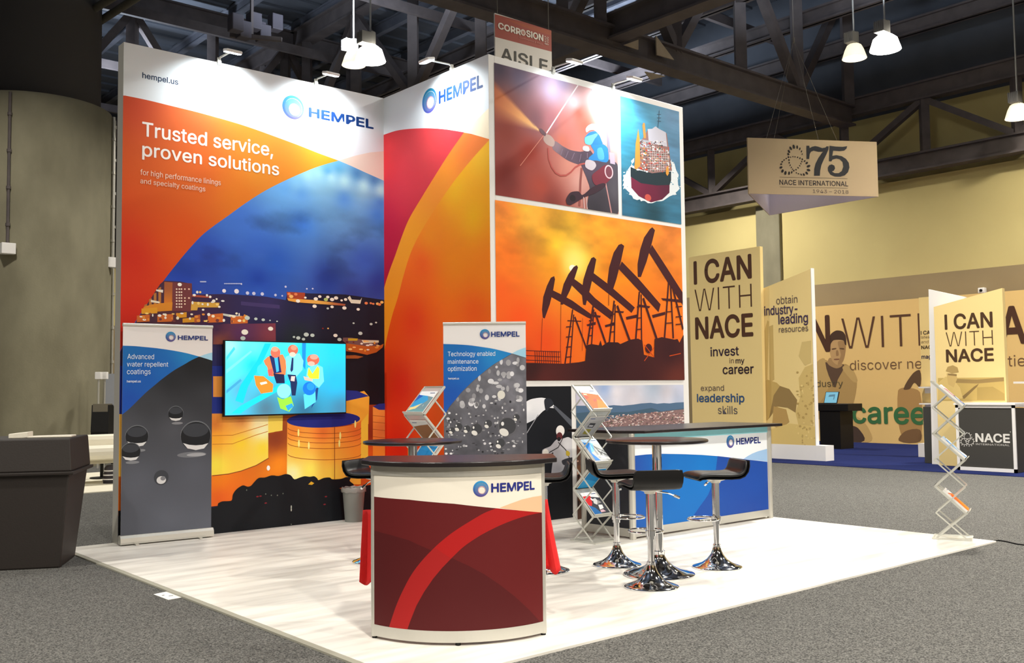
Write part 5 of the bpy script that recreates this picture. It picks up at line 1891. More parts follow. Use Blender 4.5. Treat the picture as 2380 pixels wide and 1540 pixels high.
obj('counter_top', bm, DARKTOP, tB2, bevel=.006)
p = Print((BX0 + .035, BY0 - .0045, .10), (1, 0, 0), (0, -1, 0), BX1 - BX0 - .07, .875)
z = ZM(1320, 980, .27268)
zz = lambda L: [(*z([(a, b)])[0], c) for a, b, c in L]
p.rect((226, 230, 236))
p.poly(z([(480, 300), (550, 290), (670, 277), (800, 271), (1000, 275), (1140, 281), (1270, 291), (1400, 305), (1530, 321), (1740, 344), (1740, 1000), (480, 1100)]), p.idw(zz([(560, 400, (30, 72, 158)), (640, 500, (26, 78, 164)), (760, 450, (18, 96, 178)), (900, 450, (16, 108, 188)), (1000, 600, (18, 106, 186)), (600, 850, (28, 84, 164)), (850, 850, (20, 104, 184)), (1150, 400, (16, 110, 190))])), .1)
p.poly(z([(1275, 291), (1262, 400), (1240, 490), (1222, 555), (1195, 620), (1160, 672), (1120, 725), (1090, 770), (1060, 812), (1035, 860), (1015, 930), (1740, 1000), (1740, 344), (1530, 321), (1400, 305)]), p.idw(zz([(1400, 400, (26, 70, 156)), (1600, 500, (28, 72, 160)), (1200, 750, (26, 74, 158)), (1600, 750, (28, 66, 150))])), .15)
p.poly(z([(1495, 316), (1530, 292), (1570, 270), (1620, 250), (1690, 231), (1740, 222), (1740, 344), (1690, 336)]), (150, 184, 222))
fp = p.build('front_print', tB2)
p = Print((BX0 + .035, BY0 - .0058, .10), (1, 0, 0), (0, -1, 0), BX1 - BX0 - .07, .875)
p.logo(z([(1385, 168)])[0], 14.6, z([(1437, 191)])[0], z([(1641, 179)])[0], z([(1437, 142)])[0], (36, 48, 118), ((30, 140, 200), (56, 50, 130), (160, 120, 170)))
p.build('logo', fp)

# ------------------------------------------------------------------ small things on the carpet
q = [on_z(x, y, CZ) for x, y in ((357, 1381), (407, 1371), (441, 1385), (391, 1394))]
bm = NB()
hexa(bm, [(*v.xy, CZ + .001) for v in q] + [(*v.xy, CZ + .003) for v in q])
t = thing('paper_sheet', 'white printed sheet lying on the carpet beside the booth floor', 'paper', ((q[0] + q[2]) / 2))
obj('sheet', bm, mat('paper', (232, 230, 226), .6), t)
bm = NB()
c = (q[0] + q[2]) / 2
for a, b in (((.03, .01), (.09, .03)), ((.05, .03), (.06, -.04)), ((-.03, -.02), (.0, -.03)), ((-.06, .03), (-.04, .04))):
    beam(bm, (c.x + a[0], c.y + a[1], CZ + .0034), (c.x + b[0], c.y + b[1], CZ + .0034), .012, .0008)
obj('print_marks', bm, BLACKP, t)
bm = NB()
tube(bm, [on_z(x, y, CZ + .006) for x, y in ((2296, 1257), (2320, 1255), (2340, 1258), (2365, 1264), (2400, 1268), (2460, 1262))], .006, 8)
o = obj('floor_cable', bm, BLACKP, smooth=True)
tag(o, 'thin black cable running over the carpet from the right corner of the floor', 'cable')
base_at(o, on_z(2340, 1258, CZ))

# big dark bin on the left
A, B = Vector((-1.46, -.57, 0)), Vector((-.80, -.915, 0))
U = (B - A).normalized()
V = Vector((-U.y, U.x, 0))
t = thing('storage_bin', 'big dark brown lidded bin standing on the carpet at the left edge', 'bin', (A + B) / 2 + V * .3)
t.location.z = CZ
dk = mat('dark_brown_plastic', (37, 31, 28), .6, bump=(80, .1))


def taper(bm, f0, z0, f1, z1, dep=.62):
    def ring(f, z_):
        return [A - U * f - V * f + Vector((0, 0, z_)), B + U * f - V * f + Vector((0, 0, z_)), B + U * f + V * (dep + f) + Vector((0, 0, z_)), A - U * f + V * (dep + f) + Vector((0, 0, z_))]
    hexa(bm, ring(f0, z0) + ring(f1, z1))


bm = NB()
taper(bm, .0, CZ, .085, .82)
obj('body', bm, dk, t, bevel=.015)
bm = NB()
taper(bm, .125, .80, .13, .83)
obj('rim', bm, dk, t, bevel=.008)
bm = NB()
taper(bm, .105, .83, .085, 1.115)
obj('lid', bm, dk, t, bevel=.012)
# white sheet lying on the lid
bm = NB()
for k, (a, b, h) in enumerate((((.28, .12), (.44, .30), .055), ((.40, .12), (.80, .32), .018))):
    P = [A + U * a[0] + V * a[1], A + U * b[0] + V * a[1], A + U * b[0] + V * b[1], A + U * a[0] + V * b[1]]
    hexa(bm, [(v.x, v.y, 1.116) for v in P] + [(v.x, v.y, 1.116 + h * (1 if i in (1, 2) else .7)) for i, v in enumerate(P)])
o = obj('folded_cover', bm, mat('white_cloth', (222, 216, 200), .8, bump=(30, .3)), bevel=.006)
tag(o, 'folded white cover lying on the lid of the big dark bin', 'cover')
base_at(o, A + U * .5 + V * .2 + Vector((0, 0, 1.116)))

# neighbouring stand behind the bin
bm = NB()
a = on_z(150, 1138, 0)
b = on_z(300, 1136, 0)
box(bm, -.5, 4.2, 5.6, 9.5, CZ, .0)
tag(struct('floor_neighbour', bm, mat('white_raised_floor', (226, 220, 200), .6)), 'pale floor of the stand behind the dark bin', 'floor')
t = thing('lounge_bench', 'white lounge bench between the dark bin and the tank wall', 'bench', (1.3, 7.0, 0))
bc = mat('white_upholstery', (232, 226, 208), .6)
bm = NB()
box(bm, .1, 3.2, 6.75, 7.5, .40, .62)
obj('seat', bm, bc, t, bevel=.08)
bm = NB()
box(bm, .1, 3.2, 7.35, 7.6, .3, .80)
obj('backrest', bm, bc, t, bevel=.08)
for x in (.3, 1.45, 3.0):
    bm = NB()
    box(bm, x - .03, x + .03, 6.95, 7.01, 0, .41)
    obj('leg', bm, ALU, t)
q = on_z(256, 1122, 0)
t = thing('striped_bag', 'small dark bag with pale bands on the pale floor beside the tank wall', 'bag', q)
bm = NB()
lathe(bm, [(0, 0), (.11, 0), (.12, .06), (.09, .26), (.06, .3), (0, .31)], q, 20)
obj('bag_body', bm, mat('dark_bag', (44, 38, 44), .6), t, smooth=True)
bm = NB()
for z0 in (.06, .13, .20):
    r = .121 - .03 * max(0, z0 - .06) / .2
    lathe(bm, [(r, z0), (r + .003, z0 + .008), (r - .001, z0 + .02)], q, 20)
obj('pale_band', bm, WHITEM, t)
# electrical box at the foot of the column
q = at_depth(238, 985, 17.5)
t = thing('power_box', 'grey box with a black foot standing before the concrete column', 'power box', (q.x, q.y, 0))
bm = NB()
al = _r.copy()
al.z = 0
al.normalize()
dp = Vector((-al.y, al.x, 0))
w = .155
z1, z0 = at_depth(238, 938, 17.5).z, at_depth(238, 1003, 17.5).z
ring = lambda z_, w_, d_: [q.xy.to_3d() + al * a * w_ + dp * b * d_ + Vector((0, 0, z_)) for a, b in ((-1, -1), (1, -1), (1, 1), (-1, 1))]
hexa(bm, ring(z0, w * .86, .1) + ring(z1, w * .86, .1))
obj('panel_face', bm, mat('grey_panel', (104, 98, 84), .6), t)
bm = NB()
hexa(bm, ring(z0 - .2, w, .12) + ring(z0, w, .12))
hexa(bm, ring(z0, w, .13) + ring(z1 - .02, w, .09))
obj('casing', bm, BLACKP, t)
bm = NB()
cyl(bm, (q.x, q.y, .02), (q.x, q.y, z0 - .1), .03, n=12)
cyl(bm, (q.x, q.y, 0), (q.x, q.y, .02), .2, n=20)
obj('stand', bm, BLACKP, t)
# distant banner stand
q = at_depth(262, 905, 21)
t = thing('display_panel', 'pale grey display panel far behind, between the column and the tank wall', 'display panel', (q.x, q.y, 0))
bm = NB()
z1, z0 = at_depth(258, 868, 21).z, at_depth(258, 943, 21).z
hexa(bm, [q.xy.to_3d() + al * a + dp * b + Vector((0, 0, z)) for z in (z0, z1) for a, b in ((-.16, 0), (.5, 0), (.5, .05), (-.16, .05))])
obj('panel', bm, mat('pale_blue_panel', (168, 172, 182), .6), t)
bm = NB()
hexa(bm, [q.xy.to_3d() + al * a + dp * b + Vector((0, 0, z)) for z in (0, z0) for a, b in ((-.02, 0), (.36, 0), (.36, .05), (-.02, .05))])
obj('stand', bm, BLACKP, t)
for k, (x, lb) in enumerate(((227, 'left of two small white boxes on a pole beside the column'), (241, 'right of two small white boxes on a pole beside the column'))):
    q = at_depth(x, 872, 20 + k * .2)
    t = thing('white_fixture', lb, 'box', (q.x, q.y, 0), group='white fixtures by the column')
    bm = NB()
    hexa(bm, [q + al * a + dp * b + Vector((0, 0, c)) for c in (-.08, .07) for a, b in ((-.06, 0), (.06, 0), (.06, .1), (-.06, .1))])
    obj('case', bm, WHITEM, t, bevel=.01)
    bm = NB()
    cyl(bm, q + Vector((0, 0, -.08)) + dp * .05, (q.x + dp.x * .05, q.y + dp.y * .05, CZ), .02, n=10)
    obj('pole', bm, ALU, t)

# ================================================================== HANGING SIGNS
q0, q1 = at_depth(1150, 33, 13.0), None
N = Vector((0, -1, 0))
q1 = on_plane(1281.5, 68, q0, N)
w, ztop = q1.x - q0.x, (q0.z + q1.z) / 2
hh = 1.3
t = thing('aisle_sign', 'hanging aisle sign, rust red above and white below, behind the photo wall', 'sign', (q0.x + w / 2, q0.y, ztop - hh))
bm = NB()
box(bm, q0.x, q1.x, q0.y + .001, q0.y + .02, ztop - hh, ztop)
obj('board', bm, WHITEM, t)
p = Print((q0.x, q0.y, ztop - hh), (1, 0, 0), N, w, hh)
p.rect((226, 220, 210))
za = ZM(1140, 20, .09738)
p.poly(za([(60, 120), (1560, 520), (1560, 1050), (1430, 1020), (130, 680), (60, 660)]), (166, 74, 56))
p.poly(za([(300, 230), (1450, 540), (1450, 640), (900, 480)]), (176, 84, 48))
fp = p.build('board_print', t)
p = Print((q0.x, q0.y - .004, ztop - hh), (1, 0, 0), N, w, hh)
p.text('CORR', za([(190, 485)])[0], za([(715, 615)])[0], (240, 230, 216), .03, za([(190, 330)])[0])
p.text('SION', za([(860, 665)])[0], za([(1255, 770)])[0], (240, 230, 216), .03, za([(860, 515)])[0])
p.oval(*za([(778, 570)])[0], 6.0, 7.6, (226, 210, 196), 20)
p.oval(*za([(778, 575)])[0], 3.4, 4.4, (196, 140, 124), 16)
p.text('Conference & Expo', za([(690, 715)])[0], za([(1250, 865)])[0], (206, 140, 122), 0, za([(690, 665)])[0])
vs, tr = glyphs('2018', .02)
a, b = p.uv(*za([(1290, 650)])[0]), p.uv(*za([(1385, 915)])[0])
vx, vy = vs[:, 0], vs[:, 1]
Pq = np.stack([a[0] + (vy - vy.min()) / np.ptp(vy) * (b[0] - a[0]), a[1] - (vx - vx.min()) / np.ptp(vx) * (a[1] - b[1] - .02)], 1)
Pq[:, 0] = a[0] + b[0] - Pq[:, 0] if False else Pq[:, 0]
p.add(Pq[tr], (240, 230, 216))
p.text('AISLE', za([(255, 1240)])[0], za([(1365, 1500)])[0], (70, 68, 62), .007, za([(330, 945)])[0])
p.build('lettering', fp)
for x, y in ((1157, 40), (1276, 75)):
    q = on_plane(x, y, q0, N)
    bm = NB()
    cyl(bm, (q.x, q.y + .01, q.z), (q.x, q.y + .01, ZC - .45), .006, n=6)
    obj('cable', bm, WIRE, t)

# triangular hanging sign
D0 = 21.8
a, b = at_depth(1740, 450, D0), None
fl = _r.copy()
zb = a.z
b = on_z(2041, 457, zb)
a = on_z(1740, 450, zb)
c = on_z(1789, 500, zb)
zt2 = zb + (on_plane(1734, 320, a, (b - a).cross(Vector((0, 0, 1)))).z - zb)
zt3 = on_plane(2038, 330, a, (b - a).cross(Vector((0, 0, 1)))).z
zt2 = (zt2 + zt3) / 2
cn = (a + b + c) / 3
t = thing('hanging_sign', 'cream three-sided hanging sign with a big 75, over the far stand', 'sign', (cn.x, cn.y, zb))
tan = mat('cream_fabric', (186, 164, 130), .8, bump=(200, .04))
lav = mat('white_fabric_lining', (220, 214, 226), .8)
for nm, s_, e_ in (('front_face', a, b), ('left_face', a, c), ('back_face', b, c)):
    d = (e_ - s_).normalized()
    n = d.cross(Vector((0, 0, 1)))
    if n.dot(s_ - cn) < 0:
        n = -n
    bm = NB()
    hexa(bm, [v + Vector((0, 0, h)) for h in (0, zt2 - zb) for v in (s_, e_, e_ + n * .015, s_ + n * .015)])
    o = obj(nm, bm, [tan, lav], t)
    for pl_ in o.data.polygons:
        if pl_.normal.dot(n) < -.5:
            pl_.material_index = 1
d = (b - a).normalized()
n = d.cross(Vector((0, 0, 1)))
if n.dot(a - cn) < 0:
    n = -n
Os = a + n * .018
p = Print(Os, d, n, (b - a).length, zt2 - zb)
zs = ZM(1700, 280, .18182)
ch = (44, 44, 46)
p.text('NACE INTERNATIONAL', zs([(615, 822)])[0], zs([(1492, 836)])[0], (58, 50, 48), .012, zs([(615, 757)])[0])
p.line(zs([(615, 722), (1485, 742)]), .7, (90, 78, 66))
p.line(zs([(620, 848), (1488, 864)]), .7, (90, 78, 66))
p.text('1943 \u2013 2018', zs([(1040, 925)])[0], zs([(1497, 935)])[0], (92, 80, 72), 0, zs([(1040, 880)])[0])
p.poly(zs([(958, 322), (995, 322), (1000, 352), (1030, 335), (1070, 326), (1110, 334), (1160, 352), (1200, 345), (1215, 330), (1243, 330), (1240, 370), (1215, 430), (1180, 500), (1150, 570), (1135, 640), (1130, 706), (1055, 706), (1058, 620), (1075, 550), (1110, 480), (1155, 415), (1172, 398), (1110, 400), (1050, 385), (1015, 400), (1000, 430), (993, 492), (960, 492)]), ch)
p.poly(zs([(1253, 322), (1330, 332), (1420, 336), (1480, 328), (1470, 360), (1440, 385), (1380, 392), (1300, 385), (1290, 450), (1340, 442), (1410, 455), (1465, 490), (1500, 540), (1508, 600), (1490, 660), (1450, 700), (1390, 718), (1320, 715), (1265, 690), (1235, 640), (1232, 600), (1250, 570), (1282, 560), (1315, 575), (1325, 610), (1310, 640), (1285, 652), (1320, 672), (1370, 672), (1410, 645), (1430, 590), (1420, 530), (1385, 495), (1340, 485), (1290, 500), (1278, 522), (1246, 520), (1250, 420)]), ch)
for x, y, rx, ry, rt in ((757, 355, 14, 27, .5), (797, 335, 15, 29, .2), (840, 340, 12, 25, 0), (873, 362, 9, 20, -.3), (895, 395, 7, 17, -.5), (903, 430, 6, 13, -.3), (735, 395, 13, 24, .6), (727, 430, 13, 17, .8), (728, 468, 13, 12, .4), (735, 505, 11, 12, 0), (738, 540, 8, 14, -.3), (750, 572, 7, 14, -.4), (765, 600, 6, 13, -.5), (780, 622, 6, 11, -.5), (796, 640, 9, 12, -.3), (825, 628, 8, 12, .8), (852, 604, 8, 14, .8), (872, 578, 7, 12, .8), (886, 552, 7, 12, .5), (898, 525, 8, 12, .4), (905, 495, 10, 14, .4), (875, 482, 9, 14, -.6), (845, 470, 8, 12, -.8), (812, 464, 8, 10, 1.2), (785, 462, 7, 10, 1.4), (755, 468, 8, 9, 1.2), (700, 485, 12, 8, .3), (672, 505, 13, 8, .3), (648, 528, 14, 10, .3), (635, 558, 16, 11, .3), (632, 600, 22, 15, .4), (652, 645, 16, 25, -.5), (690, 670, 15, 28, -.2), (736, 673, 12, 25, -.1), (770, 662, 9, 19, -.2), (935, 518, 9, 15, -.7), (962, 543, 13, 21, -.9), (985, 583, 15, 28, -1.2), (985, 633, 15, 27, 1.3), (962, 672, 14, 24, .7), (925, 690, 11, 20, .6), (890, 690, 8, 16, .6), (857, 680, 7, 12, .8), (830, 668, 7, 11, .9)):
    p.oval(*zs([(x, y)])[0], rx * .17, ry * .17, (40, 34, 32), 14, 40, rot=rt)
p.build('lettering', t)
top = Vector((cn.x, cn.y, ZC - .45))
mid = Vector((cn.x, cn.y, zt2 + 2.6))
for v in (a.lerp(b, .14), b.lerp(a, .45), c, b.lerp(c, .3)):
    v = v.lerp(cn, .02)
    bm = NB()
    cyl(bm, (v.x, v.y, zt2), mid, .004, n=6)
    obj('cable', bm, WIRE, t)
bm = NB()
cyl(bm, mid, top, .008, n=6)
cyl(bm, mid - Vector((0, 0, .06)), mid + Vector((0, 0, .06)), .03, n=10)
obj('cable', bm, WIRE, t)

# ================================================================== THE FAR STAND (tan panels)
bm = NB()
box(bm, 13.25, XW - .02, -8, 9.5, CZ, -.004)
tag(struct('floor_blue', bm, mat('blue_carpet', (28, 36, 80), .95, spec=.05, bump=(200, .5), noise=(60, (34, 44, 92)))), 'dark blue carpet under the stand with the tan panels', 'carpet')
TAN = (226, 198, 128)
tanm = mat('tan_panel_board', (236, 210, 144), .7)
z5 = ZM(1580, 540, .363636)
WX = Vector((-1, 0, 0))


def tanprint(X, y_left_px, y_right_px, zlo, zhi):
    """a panel facing the camera side (normal -X) between two image columns"""
    a_, b_ = on_plane(*y_left_px, Vector((X, 0, 0)), WX), on_plane(*y_right_px, Vector((X, 0, 0)), WX)
    return Print((X - .002, a_.y, zlo), (0, -1, 0), WX, a_.y - b_.y, zhi - zlo), a_.y, b_.y


def board(bm, X, th, pts):
    """prism: outline pts in (y, z), from X to X + th"""
    A_ = [bm.verts.new((X, y, z)) for y, z in pts]
    B_ = [bm.verts.new((X + th, y, z)) for y, z in pts]
    n_ = len(pts)
    bm.faces.new(A_)
    bm.faces.new(B_[::-1])
    for i in range(n_):
        bm.faces.new((A_[i], A_[(i + 1) % n_], B_[(i + 1) % n_], B_[i]))


def yz(X, x, y):
    q = on_plane(x, y, Vector((X, 0, 0)), WX)
    return (q.y, q.z)


BR = (82, 52, 36)
# panel with the career lines
X1 = 14.0
o1 = [yz(X1, 1600, 598), yz(X1, 1766, 572), (yz(X1, 1772, 900)[0], .30), (yz(X1, 1608, 900)[0], .30)]
yl, yr = o1[0][0], o1[1][0]
t = thing('slogan_panel', 'tan slogan panel beside the photo wall, lettered about investing in a career', 'display panel', (X1, (yl + yr) / 2, 0))
bm = NB()
board(bm, X1, .10, o1)
obj('board', bm, tanm, t)
bm = NB()
box(bm, X1 - .12, X1 + .11, yr + .10, yl, -.004, .30)
obj('plinth', bm, WHITEM, t)
p = Print((X1 - .002, yl, .30), (0, -1, 0), WX, yl - yr, 4.2)
T5 = lambda s_, x0, y0, x1, y1, cap, c, w_=0.0: p.text(s_, z5([(x0, y0)])[0], z5([(x1, y1)])[0], c, w_, z5([(x0, cap)])[0])
T5('I CAN', 94, 325, 456, 291, 190, BR, .022)
T5('WITH', 97, 505, 462, 481, 362, BR, -.012)
T5('NACE', 104, 678, 466, 658, 548, BR, .022)
T5('invest', 198, 792, 377, 783, 735, (52, 36, 56), .012)
T5('in', 318, 836, 346, 835, 803, (110, 80, 60))
T5('my', 358, 836, 413, 834, 803, (52, 36, 46), .012)
T5('career', 276, 905, 472, 899, 848, (52, 36, 46), .012)
T5('expand', 135, 1013, 283, 1009, 976, (104, 88, 84))
T5('leadership', 112, 1084, 413, 1081, 1032, (46, 84, 134), .012)
T5('skills', 245, 1160, 369, 1158, 1108, (92, 88, 96))
p.build('lettering', t)
# panel with the sloping top
X2 = 14.12
tl, trr = yz(X2, 1768, 672), yz(X2, 1884, 625)
t = thing('slogan_panel', 'tan panel with a steeply sloping top and a faded worker print', 'display panel', (X2, (tl[0] + trr[0]) / 2, 0))
bm = NB()
board(bm, X2, .10, [tl, trr, (trr[0], .30), (tl[0], .30)])
obj('board', bm, tanm, t)
bm = NB()
board(bm, X2 - .006, .112, [(trr[0] - .001, trr[1] + .02), (trr[0] - .014, trr[1] + .02), (trr[0] - .014, 0), (trr[0] - .001, 0)])
obj('white_edge', bm, WHITEM, t)
bm = NB()
box(bm, X2 - .005, X2 + .3, trr[0] - .22, tl[0] - .03, -.004, .30)
obj('plinth', bm, WHITEM, t)
p = Print((X2 - .002, tl[0], .30), (0, -1, 0), WX, tl[0] - trr[0], 4.2)
zz = lambda L: [(*z5([(a_, b_)])[0], c_) for a_, b_, c_ in L]
for pts, c_ in (([(520, 700), (560, 560), (570, 570), (560, 940), (520, 960)], (206, 178, 112)), ([(572, 600), (596, 590), (604, 940), (574, 960)], (198, 170, 106)),
                ([(520, 960), (560, 940), (620, 960), (650, 990), (640, 1100), (560, 1200), (520, 1200)], (196, 166, 100)), ([(600, 1040), (640, 980), (700, 1000), (750, 1070), (740, 1150), (690, 1120), (620, 1110), (570, 1190)], (150, 124, 78)),
                ([(600, 1110), (680, 1130), (700, 1210), (640, 1260), (590, 1230)], (186, 152, 92)), ([(760, 930), (800, 860), (850, 840), (850, 1300), (770, 1280), (740, 1150), (770, 1050)], (214, 186, 118)),
                ([(570, 1260), (700, 1220), (870, 1240), (870, 1370), (570, 1370)], (222, 194, 122)), ([(780, 700), (840, 690), (840, 830), (800, 850), (760, 790)], (214, 188, 124))):
    p.poly(z5(pts), c_)
for k in range(60):
    p.oval(*z5([(rn.uniform(745, 862), rn.uniform(880, 1360))])[0], rn.uniform(1, 3.4), rn.uniform(1, 3.2), rn.choice([(196, 168, 104), (236, 210, 140), (188, 158, 96)]), 8, 30 + rn.random())
p.build('faded_print', t)
p = Print((X2 - .0075, tl[0], .30), (0, -1, 0), WX, tl[0] - trr[0], 4.2)
T5('obtain', 617, 458, 752, 449, 412, (104, 88, 84))
T5('industry-', 541, 528, 752, 515, 474, (66, 52, 84), .012)
T5('leading', 632, 583, 819, 575, 527, (66, 52, 84), .012)
T5('resources', 634, 638, 821, 630, 602, (92, 80, 80))
p.build('lettering', t)
# long back wall of the stand
X3 = XW - .45
zh = yz(X3, 2158, 691)[1]
yL, yR = 9.0, -6.0
t = thing('backdrop_wall', 'long tan backdrop along the yellow wall with huge slogan letters and a portrait', 'backdrop', (X3, 2, 0))
bm = NB()
box(bm, X3, X3 + .12, yR, yL, -.004, zh)
obj('board', bm, mat('tan_backdrop', (224, 188, 120), .75), t)
p = Print((X3 - .002, yL, 0), (0, -1, 0), WX, yL - yR, zh)
# portrait of a man in a work jacket, printed on the cloth
for pts, c_ in (([(868, 850), (920, 810), (990, 850), (1060, 840), (1110, 880), (1132, 960), (1110, 1090), (1060, 1180), (868, 1180)], (176, 144, 90)), ([(868, 840), (925, 805), (960, 960), (900, 1080), (868, 1080)], (188, 156, 98)),
                ([(930, 830), (985, 860), (1050, 845), (1010, 940), (990, 990)], (92, 70, 54)), ([(1040, 860), (1080, 850), (1110, 880), (1130, 960), (1060, 900)], (190, 158, 100)),
                ([(960, 800), (1030, 830), (1040, 850), (1000, 868), (945, 838)], (166, 132, 88)), ([(958, 690), (1050, 690), (1062, 720), (1056, 780), (1040, 830), (1005, 845), (975, 820), (960, 770)], (186, 150, 102)),
                ([(1010, 700), (1050, 695), (1060, 730), (1054, 790), (1036, 832), (1010, 842), (1030, 780)], (160, 126, 84)),
                ([(950, 700), (965, 650), (1000, 626), (1040, 632), (1060, 660), (1064, 720), (1055, 715), (1045, 690), (985, 688), (966, 710), (958, 740)], (70, 50, 38)),
                ([(972, 742), (1000, 738), (1000, 744), (974, 750)], (96, 70, 48)), ([(1022, 738), (1050, 740), (1050, 748), (1022, 744)], (96, 70, 48)), ([(985, 808), (1020, 806), (1016, 814), (988, 815)], (132, 92, 68)),
                ([(1005, 750), (1016, 784), (1000, 788)], (150, 116, 78)),
                ([(1050, 1190), (1140, 1180), (1200, 1240), (1225, 1330), (1050, 1340)], (198, 164, 104)), ([(1052, 1250), (1090, 1232), (1140, 1250), (1180, 1330), (1052, 1335)], (72, 56, 48)),
                ([(1395, 1010), (1440, 990), (1535, 1020), (1535, 1330), (1440, 1330), (1400, 1230)], (172, 134, 82)), ([(1430, 1000), (1490, 900), (1535, 880), (1535, 990), (1500, 960), (1470, 1000)], (96, 72, 50)), ([(1400, 1330), (1440, 1270), (1535, 1260), (1535, 1335)], (120, 90, 60))):
    p.poly(crc(z5(pts)), c_)
p.build('portrait_print', t)
p = Print((X3 - .006, yL, 0), (0, -1, 0), WX, yL - yR, zh)
T5('CAN', 570, 770, 957, 752, 562, (76, 48, 34), .02)
T5('WITH', 1038, 748, 1672, 720, 545, (88, 58, 42), -.012)
T5('NACE', 1880, 712, 2560, 690, 494, (76, 48, 34), .02)
T5('discover new opportunities', 1088, 880, 2266, 850, 818, (110, 82, 60), -.006)
T5('industry', 826, 988, 1043, 982, 946, (92, 82, 60), 0)
T5('careers', 1108, 1219, 1750, 1222, 1085, (58, 108, 66), .016)
T5('their', 2090, 1246, 2240, 1246, 1165, (44, 44, 100), .016)
p.build('lettering', t)
# black lectern with a laptop
t = thing('black_lectern', 'black lectern on the blue carpet, carrying an open laptop', 'lectern', (17.75, 3.0, 0))
lx = 17.6
yA, yB_ = yz(lx, 1900, 1000)[0], yz(lx, 1955, 1000)[0]
zt_ = yz(lx, 1930, 938)[1]
bm = NB()
box(bm, lx + .04, lx + .6, yB_ + .04, yA - .04, -.004, zt_ - .16)
obj('body', bm, BLACKP, t)
bm = NB()
box(bm, lx, lx + .64, yz(lx, 1971, 950)[0], yA, zt_ - .17, zt_)
obj('top', bm, BLACKP, t, bevel=.01)
t = thing('laptop', 'open laptop with a pale blue screen on the black lectern', 'laptop', (lx + .2, (yA + yB_) / 2, zt_))
ya, yb = yz(lx + .2, 1910, 930)[0], yz(lx + .2, 1941, 930)[0]
bm = NB()
box(bm, lx + .02, lx + .28, yb, ya, zt_, zt_ + .018)
obj('keyboard_base', bm, BLACKP, t)
bm = NB()
zl = yz(lx + .3, 1925, 910)[1]
hexa(bm, [(lx + .28, yb, zt_ + .015), (lx + .28, ya, zt_ + .015), (lx + .30, ya, zt_ + .015), (lx + .30, yb, zt_ + .015), (lx + .36, yb - .02, zl), (lx + .36, ya - .02, zl), (lx + .38, ya - .02, zl), (lx + .38, yb - .02, zl)])
obj('lid', bm, BLACKP, t)
p = Print((lx + .279, ya - .015, zt_ + .02), (0, -1, 0), (-1, 0, .31), ya - yb - .03, math.hypot(.08, zl - zt_) - .03)
p.V = Vector((.08, -.02, zl - zt_)).normalized()
p.rect((92, 146, 164))
q4(p, [(.25, .55), (.75, .6), (.78, .8), (.3, .75)], (60, 96, 112))
q4(p, [(.68, .3), (.76, .3), (.78, .7), (.7, .7)], (60, 96, 112))
p.build('screen', t, SCREEN)

# right group: sloping panel, white wing, counter
X4 = 14.55
pl4 = [yz(X4, 2170, 713), yz(X4, 2329, 669)]
t = thing('slogan_panel', 'tan slogan panel with a faded hard-hat worker, behind the grey box counter', 'display panel', (X4, (pl4[0][0] + pl4[1][0]) / 2, 0))
bm = NB()
board(bm, X4, .10, [pl4[0], pl4[1], (pl4[1][0], 0), (pl4[0][0], 0)])
obj('board', bm, tanm, t)
p = Print((X4 - .002, pl4[0][0], 0), (0, -1, 0), WX, pl4[0][0] - pl4[1][0], 4)
for pts, c_ in (([(1650, 930), (2072, 925), (2080, 1075), (1650, 1075)], (196, 168, 100)), ([(1760, 935), (1900, 940), (2072, 925), (2072, 950), (1900, 965), (1760, 960)], (156, 130, 82)), ([(1790, 1060), (1880, 985), (1912, 965), (1900, 985), (1820, 1062)], (136, 112, 70)),
                ([(1650, 960), (1700, 920), (1740, 930), (1790, 990), (1810, 1060), (1650, 1070)], (216, 188, 120)), ([(1705, 900), (1760, 905), (1775, 930), (1750, 990), (1715, 970)], (206, 176, 112)),
                ([(1700, 885), (1712, 858), (1745, 848), (1775, 862), (1783, 892), (1740, 900)], (178, 150, 94)), ([(1712, 900), (1770, 905), (1770, 918), (1715, 912)], (146, 120, 76)), ([(1900, 990), (2000, 985), (2075, 1030), (2075, 1070), (1900, 1070)], (176, 150, 88))):
    p.poly(z5(pts), c_)
p.build('faded_print', t)
p = Print((X4 - .004, pl4[0][0], 0), (0, -1, 0), WX, pl4[0][0] - pl4[1][0], 4)
T5('I CAN', 1697, 612, 1998, 608, 528, (76, 54, 36), .02)
T5('WITH', 1703, 726, 2003, 724, 636, (90, 66, 44), -.012)
T5('NACE', 1706, 823, 2005, 821, 751, (76, 54, 36), .022)
p.build('lettering', t)
bm = NB()
X5 = 14.72
board(bm, X5, .08, [yz(X5, 2158, 672), yz(X5, 2242, 690), (yz(X5, 2242, 690)[0], 2.4), (yz(X5, 2242, 900)[0], 0), (yz(X5, 2160, 900)[0], 0)])
o = obj('white_wing_panel', bm, WHITEM)
tag(o, 'white pointed panel rising behind the left end of the hard-hat worker panel', 'display panel')
base_at(o, (X5, yz(X5, 2200, 900)[0], 0))
X6 = 13.8
yl, yr = yz(X6, 2222, 1000)[0], yz(X6, 2360, 1000)[0]
zc = yz(X6, 2352, 941)[1]
t = thing('box_counter', 'grey box counter with white edges and a white trefoil emblem', 'counter', (X6 + .3, (yl + yr) / 2, 0))
bm = NB()
for a_, b_, c_, d_ in ((yl - .05, yl, 0, zc), (yr, yr + .05, 0, zc), (yr, yl, zc - .05, zc), (yr, yl, 0, .06)):
    box(bm, X6, X6 + .03, a_, b_, c_, d_)
obj('frame', bm, WHITEM, t)
bm = NB()
box(bm, X6 + .012, X6 + .03, yr + .04, yl - .04, .05, zc - .04)
obj('front_panel', bm, mat('charcoal_panel', (62, 60, 56), .6), t)
bm = NB()
box(bm, X6 + .03, X6 + .68, yr + .005, yl - .005, 0, zc - .06)
